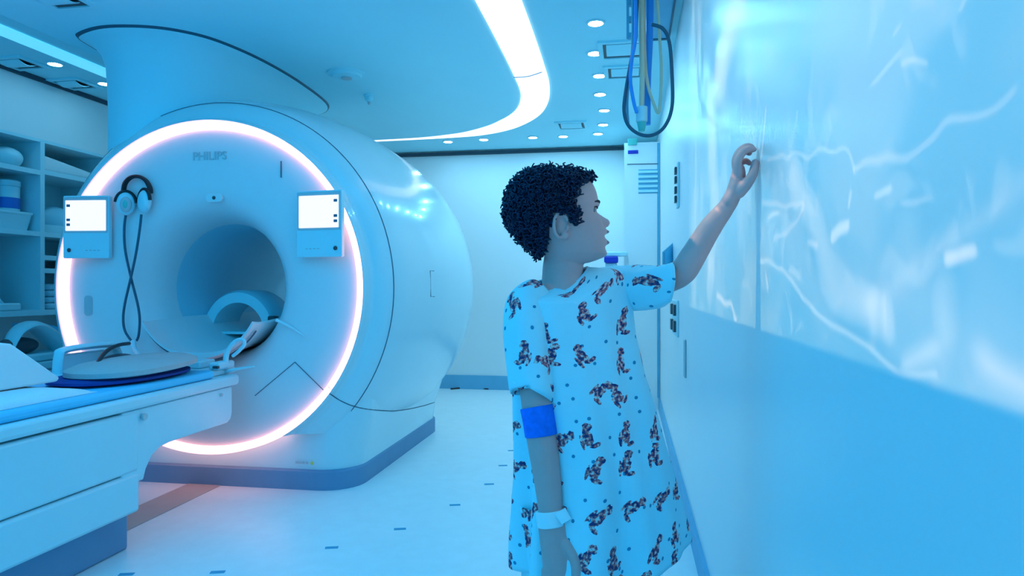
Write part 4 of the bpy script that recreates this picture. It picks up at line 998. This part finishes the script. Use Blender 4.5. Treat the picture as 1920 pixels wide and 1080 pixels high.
# ------------------------------------------------------------------ printed fabric
def gownmat():
    m = bpy.data.materials.new('gown_print'); m.use_nodes = True; nt = m.node_tree; N = nt.nodes; K = nt.links
    b = N['Principled BSDF']; b.inputs['Roughness'].default_value = 0.85; b.inputs['Specular IOR Level'].default_value = 0.15
    uv = N.new('ShaderNodeTexCoord')
    def mth(op, a, c=None, clamp=False):
        n = N.new('ShaderNodeMath'); n.operation = op; n.use_clamp = clamp
        for i, x in enumerate((a, c)):
            if x is None: continue
            if isinstance(x, (int, float)): n.inputs[i].default_value = x
            else: K.new(x, n.inputs[i])
        return n.outputs[0]
    def cells(scale, rand, w_):
        v = N.new('ShaderNodeTexVoronoi'); v.voronoi_dimensions = '2D'; v.inputs['Scale'].default_value = scale; v.inputs['Randomness'].default_value = rand
        mp = N.new('ShaderNodeMapping'); mp.inputs['Location'].default_value = (w_, w_*0.7, 0); K.new(uv.outputs['UV'], mp.inputs['Vector'])
        K.new(mp.outputs[0], v.inputs['Vector'])
        s = N.new('ShaderNodeVectorMath'); s.operation = 'SUBTRACT'; K.new(mp.outputs[0], s.inputs[0]); K.new(v.outputs['Position'], s.inputs[1])
        sep = N.new('ShaderNodeSeparateColor'); K.new(v.outputs['Color'], sep.inputs[0])
        rot = N.new('ShaderNodeVectorRotate'); rot.rotation_type = 'Z_AXIS'; K.new(s.outputs[0], rot.inputs['Vector'])
        K.new(mth('ADD', mth('MULTIPLY', mth('SUBTRACT', sep.outputs[0], 0.5), 1.9), 0.15), rot.inputs['Angle'])
        xyz = N.new('ShaderNodeSeparateXYZ'); K.new(rot.outputs[0], xyz.inputs[0])
        return xyz.outputs[0], xyz.outputs[1], sep, mp.outputs[0]
    def ell(x, y, cx, cy, rx, ry, wob):
        a = mth('DIVIDE', mth('SUBTRACT', x, cx), rx); c = mth('DIVIDE', mth('SUBTRACT', y, cy), ry)
        d = mth('ADD', mth('MULTIPLY', a, a), mth('MULTIPLY', c, c)); d = mth('ADD', d, wob)
        return mth('LESS_THAN', d, 1.0)
    x, y, sep, vec = cells(12.6, 0.60, 0.0)
    nz = N.new('ShaderNodeTexNoise'); nz.noise_dimensions = '2D'; nz.inputs['Scale'].default_value = 150; K.new(vec, nz.inputs['Vector'])
    wob = mth('MULTIPLY', mth('SUBTRACT', nz.outputs['Fac'], 0.5), 1.4)
    body = ell(x, y, 0.0, 0.0, 0.0098, 0.0180, wob)
    head = ell(x, y, 0.005, 0.021, 0.0095, 0.0088, wob)
    leg = ell(x, y, 0.009, -0.019, 0.0110, 0.0048, wob)
    tail = ell(x, y, -0.013, -0.007, 0.0040, 0.0150, wob)
    shape = mth('MAXIMUM', mth('MAXIMUM', body, head), mth('MAXIMUM', leg, tail))
    n2 = N.new('ShaderNodeTexNoise'); n2.noise_dimensions = '2D'; n2.inputs['Scale'].default_value = 130; K.new(vec, n2.inputs['Vector'])
    rp = N.new('ShaderNodeValToRGB'); K.new(n2.outputs['Fac'], rp.inputs['Fac']); e = rp.color_ramp; e.interpolation = 'LINEAR'
    e.elements[0].position = 0.40; e.elements[0].color = (0.05, 0.05, 0.16, 1)
    e.elements[1].position = 0.66; e.elements[1].color = (0.75, 0.72, 0.72, 1)
    k = e.elements.new(0.50); k.color = (0.60, 0.14, 0.16, 1)
    k = e.elements.new(0.58); k.color = (0.95, 0.30, 0.28, 1)
    x2, y2, s2, _ = cells(26, 0.8, 5.3)
    dot = mth('MULTIPLY', mth('LESS_THAN', mth('ADD', mth('ADD', mth('MULTIPLY', x2, x2), mth('MULTIPLY', y2, y2)), 0), 0.0000135), mth('GREATER_THAN', s2.outputs[1], 0.45))
    fine = N.new('ShaderNodeTexNoise'); fine.inputs['Scale'].default_value = 9; K.new(vec, fine.inputs['Vector'])
    clo = N.new('ShaderNodeValToRGB'); K.new(fine.outputs['Fac'], clo.inputs['Fac']); clo.color_ramp.elements[0].color = (0.52, 0.84, 0.92, 1); clo.color_ramp.elements[1].color = (0.66, 0.92, 0.98, 1)
    m1 = N.new('ShaderNodeMix'); m1.data_type = 'RGBA'; K.new(dot, m1.inputs[0]); K.new(clo.outputs[0], m1.inputs[6]); m1.inputs[7].default_value = (0.05, 0.28, 0.45, 1)
    m2 = N.new('ShaderNodeMix'); m2.data_type = 'RGBA'; K.new(shape, m2.inputs[0]); K.new(m1.outputs[2], m2.inputs[6]); K.new(rp.outputs[0], m2.inputs[7])
    K.new(m2.outputs[2], b.inputs['Base Color'])
    wv = N.new('ShaderNodeTexNoise'); wv.inputs['Scale'].default_value = 35; K.new(uv.outputs['UV'], wv.inputs['Vector'])
    bp = N.new('ShaderNodeBump'); bp.inputs['Strength'].default_value = 0.25; bp.inputs['Distance'].default_value = 0.006; K.new(wv.outputs['Fac'], bp.inputs['Height']); K.new(bp.outputs[0], b.inputs['Normal'])
    return m
GOWN = gownmat()
def cloth(name, rings, parent, thick=0.003, uoff=0.0):
    """an open fabric tube: rings of points, UV in metres along cloth"""
    bm = B(); uvl = bm.loops.layers.uv.new('UVMap'); R = [[bm.verts.new(p) for p in r] for r in rings]; n = len(R[0])
    mid = [sum(((r[j]-r[j-1]).length for j in range(n)), 0) for r in rings]
    cum_v = [0]
    for i in range(1, len(R)): cum_v.append(cum_v[-1]+sum(((rings[i][j]-rings[i-1][j]).length for j in range(0, n, 8)), 0)/len(range(0, n, 8)))
    for i in range(len(R)-1):
        for j in range(n):
            k = (j+1) % n
            f = bm.faces.new((R[i][j], R[i][k], R[i+1][k], R[i+1][j]))
            for lp, (a, b_) in zip(f.loops, ((i, j), (i, j+1), (i+1, j+1), (i+1, j))):
                lp[uvl].uv = ((b_/n-0.5)*mid[a]+uoff, -cum_v[a]+uoff*0.37)
    o = mk(name, bm, GOWN, parent, ang=180)
    s = o.modifiers.new('thickness', 'SOLIDIFY'); s.thickness = thick; s.offset = 1
    return o
# gown trunk: rows of (py, left px, right px, depth half-size, centre Y)
GR = [(529, 1010, 1102, .050, 1.582), (536, 1001, 1118, .060, 1.582), (543, 991, 1142, .070, 1.582), (553, 976, 1172, .080, 1.582), (566, 966, 1185, .088, 1.582), (590, 964, 1187, .095, 1.582), (640, 964, 1193, .105, 1.582), (700, 968, 1209, .113, 1.58), (760, 971, 1227, .122, 1.58),
      (820, 975, 1241, .130, 1.58), (880, 977, 1256, .140, 1.58), (950, 974, 1271, .148, 1.58), (1010, 970, 1282, .155, 1.58), (1050, 969, 1290, .158, 1.58)]
phi = radians(26)
rings = []; NG = 160
for i in range(64):
    t = i/63*(len(GR)-1); k = min(int(t), len(GR)-2); f = t-k
    py, xl, xr, bd, yc = [GR[k][q]*(1-f)+GR[k+1][q]*f for q in range(5)]
    c = at_y((xl+xr)/2, py, yc); s = (c-Vector((0, 0, CAMZ))).dot(FW)/1300; Wd = (xr-xl)/2*s
    a = sqrt(max(0.0004, Wd*Wd-(bd*sin(phi))**2))/cos(phi)
    ex1 = RT*cos(phi)+FW*sin(phi); ex2 = -RT*sin(phi)+FW*cos(phi)
    dn = max(0, min(1, (py-560)/480)); rg = []
    for j in range(NG):
        th = 2*pi*j/NG
        fold = 1+dn**0.7*0.080*(sin(5*th+0.8+1.2*sin(py*0.006))+0.6*sin(9*th+2.1)+0.45*sin(14*th+0.4+py*0.004))+0.022*sin(8*th+py*0.012+0.5)*min(1, dn*6)
        p = c+ex1*a*fold*cos(th)+ex2*bd*fold*sin(th)
        side = max(-1, min(1, (p-c).dot(RT)/Wd))
        if py > 900: p.z += (py-900)/150*(0.055*max(0, side)**1.5)
        if py < 566: 
            w_ = 1-(py-529)/37
            fr_ = -(p-c).dot(FW)/max(bd, .01)
            p.z -= w_*0.018*max(0, fr_)-w_*0.004*max(0, -fr_)
        LF = ((529, 26), (543, 38), (553, 44), (566, 44), (590, 34), (640, 16), (700, 0), (2000, 0))
        for (ya, la), (yb, lb) in zip(LF, LF[1:]):
            if ya <= py <= yb: p.z += s*(la+(lb-la)*(py-ya)/(yb-ya))*max(0, side)
        rg.append(p)
    rings.append(rg)
gown = cloth('gown', rings, person)
bm = B(); tube(bm, [p+Vector((0, 0, 0.001)) for p in rings[0][::4]]+[rings[0][0]+Vector((0, 0, 0.001))], 0.0035, 6, 2); mk('neckline', bm, mat('gown_trim', (0.50, 0.78, 0.90), 0.85, 0.15, vary=0.02), gown)
# sleeves
def sleeve(pts, rad, ups, sq, seed):
    P = smooth_pts(pts, 6); rr = lerpl(rad, len(P)); qq = lerpl(sq, len(P)); rings = []
    u = Vector(ups)
    for i, p in enumerate(P):
        t = (P[min(i+1, len(P)-1)]-P[max(i-1, 0)]).normalized(); uu = (u-t*u.dot(t)).normalized(); v = t.cross(uu)
        g = i/(len(P)-1)
        rings.append([p+(uu*cos(2*pi*k/72)*qq[i]+v*sin(2*pi*k/72))*rr[i]*(1+0.05*g*sin(4*2*pi*k/72+seed+g*2)+0.03*g*sin(7*2*pi*k/72+seed)) for k in range(72)])
    return rings
s1 = sleeve([child_pt(1012, 545, 1.535), child_pt(990, 572, 1.512), child_pt(988, 620, 1.485), child_pt(994, 680, 1.47), child_pt(1001, 738, 1.455)], [0.030, 0.045, 0.048, 0.048, 0.050], RT, [1.0, 1.0, 1.0, 0.98, 0.92], 0.5)
e_ = s1[-1]
for p in e_: p.z -= 0.030*max(-1, min(1, (p-sum(e_, Vector())/72).dot(RT)/0.045))
cloth('sleeve', s1, gown, uoff=0.31)
s2 = sleeve([child_pt(1112, 536, 1.63), child_pt(1150, 536, 1.655), child_pt(1195, 540, 1.62), child_pt(1228, 539, 1.58), child_pt(1252, 533, 1.548)], [0.036, 0.046, 0.049, 0.045, 0.041], (0, 0, 1), [1.0, 0.95, 1.02, 1.02, 1.0], 2.0)
for i in range(len(s2)-7, len(s2)):
    g_ = (i-(len(s2)-8))/7; cc_ = sum(s2[i], Vector())/72; ax_ = (sum(s2[-1], Vector())/72-sum(s2[-4], Vector())/72).normalized()
    for p in s2[i]: p -= ax_*((p-cc_).dot(RT)/ax_.dot(RT))*0.95*g_
cloth('sleeve', s2, gown, uoff=0.73)
# loose trousers of the same print
for px, dy, uo in ((1035, -0.045, 1.1), (1135, 0.05, 1.9)):
    h = child_pt(px, 940, 1.58+dy); pts = [h, Vector((h.x, h.y, 0.45)), Vector((h.x, h.y, 0.28)), Vector((h.x, h.y+0.01, 0.09))]
    cloth('trouser_leg', sleeve(pts, [0.078, 0.066, 0.064, 0.062], RT, [1, 1, 1, 1], px), person, uoff=uo)
# armband and wristband
bm = B(); tube(bm, [child_pt(1006, 762, 1.449), child_pt(1011, 790, 1.445), child_pt(1015, 817, 1.442)], [0.0355, 0.0345, 0.0345], 28, 4); mk('armband', bm, M['band'], person, bevel=0.002)['label'] = 'bright blue wrap around the lowered arm'
a_ = child_pt(1031, 954, 1.428); b_ = child_pt(1035, 990, 1.425)
bm = B(); tube(bm, [child_pt(1030, 956, 1.428), child_pt(1034, 986, 1.425)], [0.0295, 0.0290], 28, 4); wb = mk('wristband', bm, M['wband'], person, bevel=0.002); wb['label'] = 'white hospital wristband'
bm = B(); tube(bm, [child_pt(1050, 958, 1.405), child_pt(1062, 978, 1.40)], [0.013, 0.011], 12, 2, squash=(FW, 0.3)); mk('clasp', bm, M['wband'], wb)
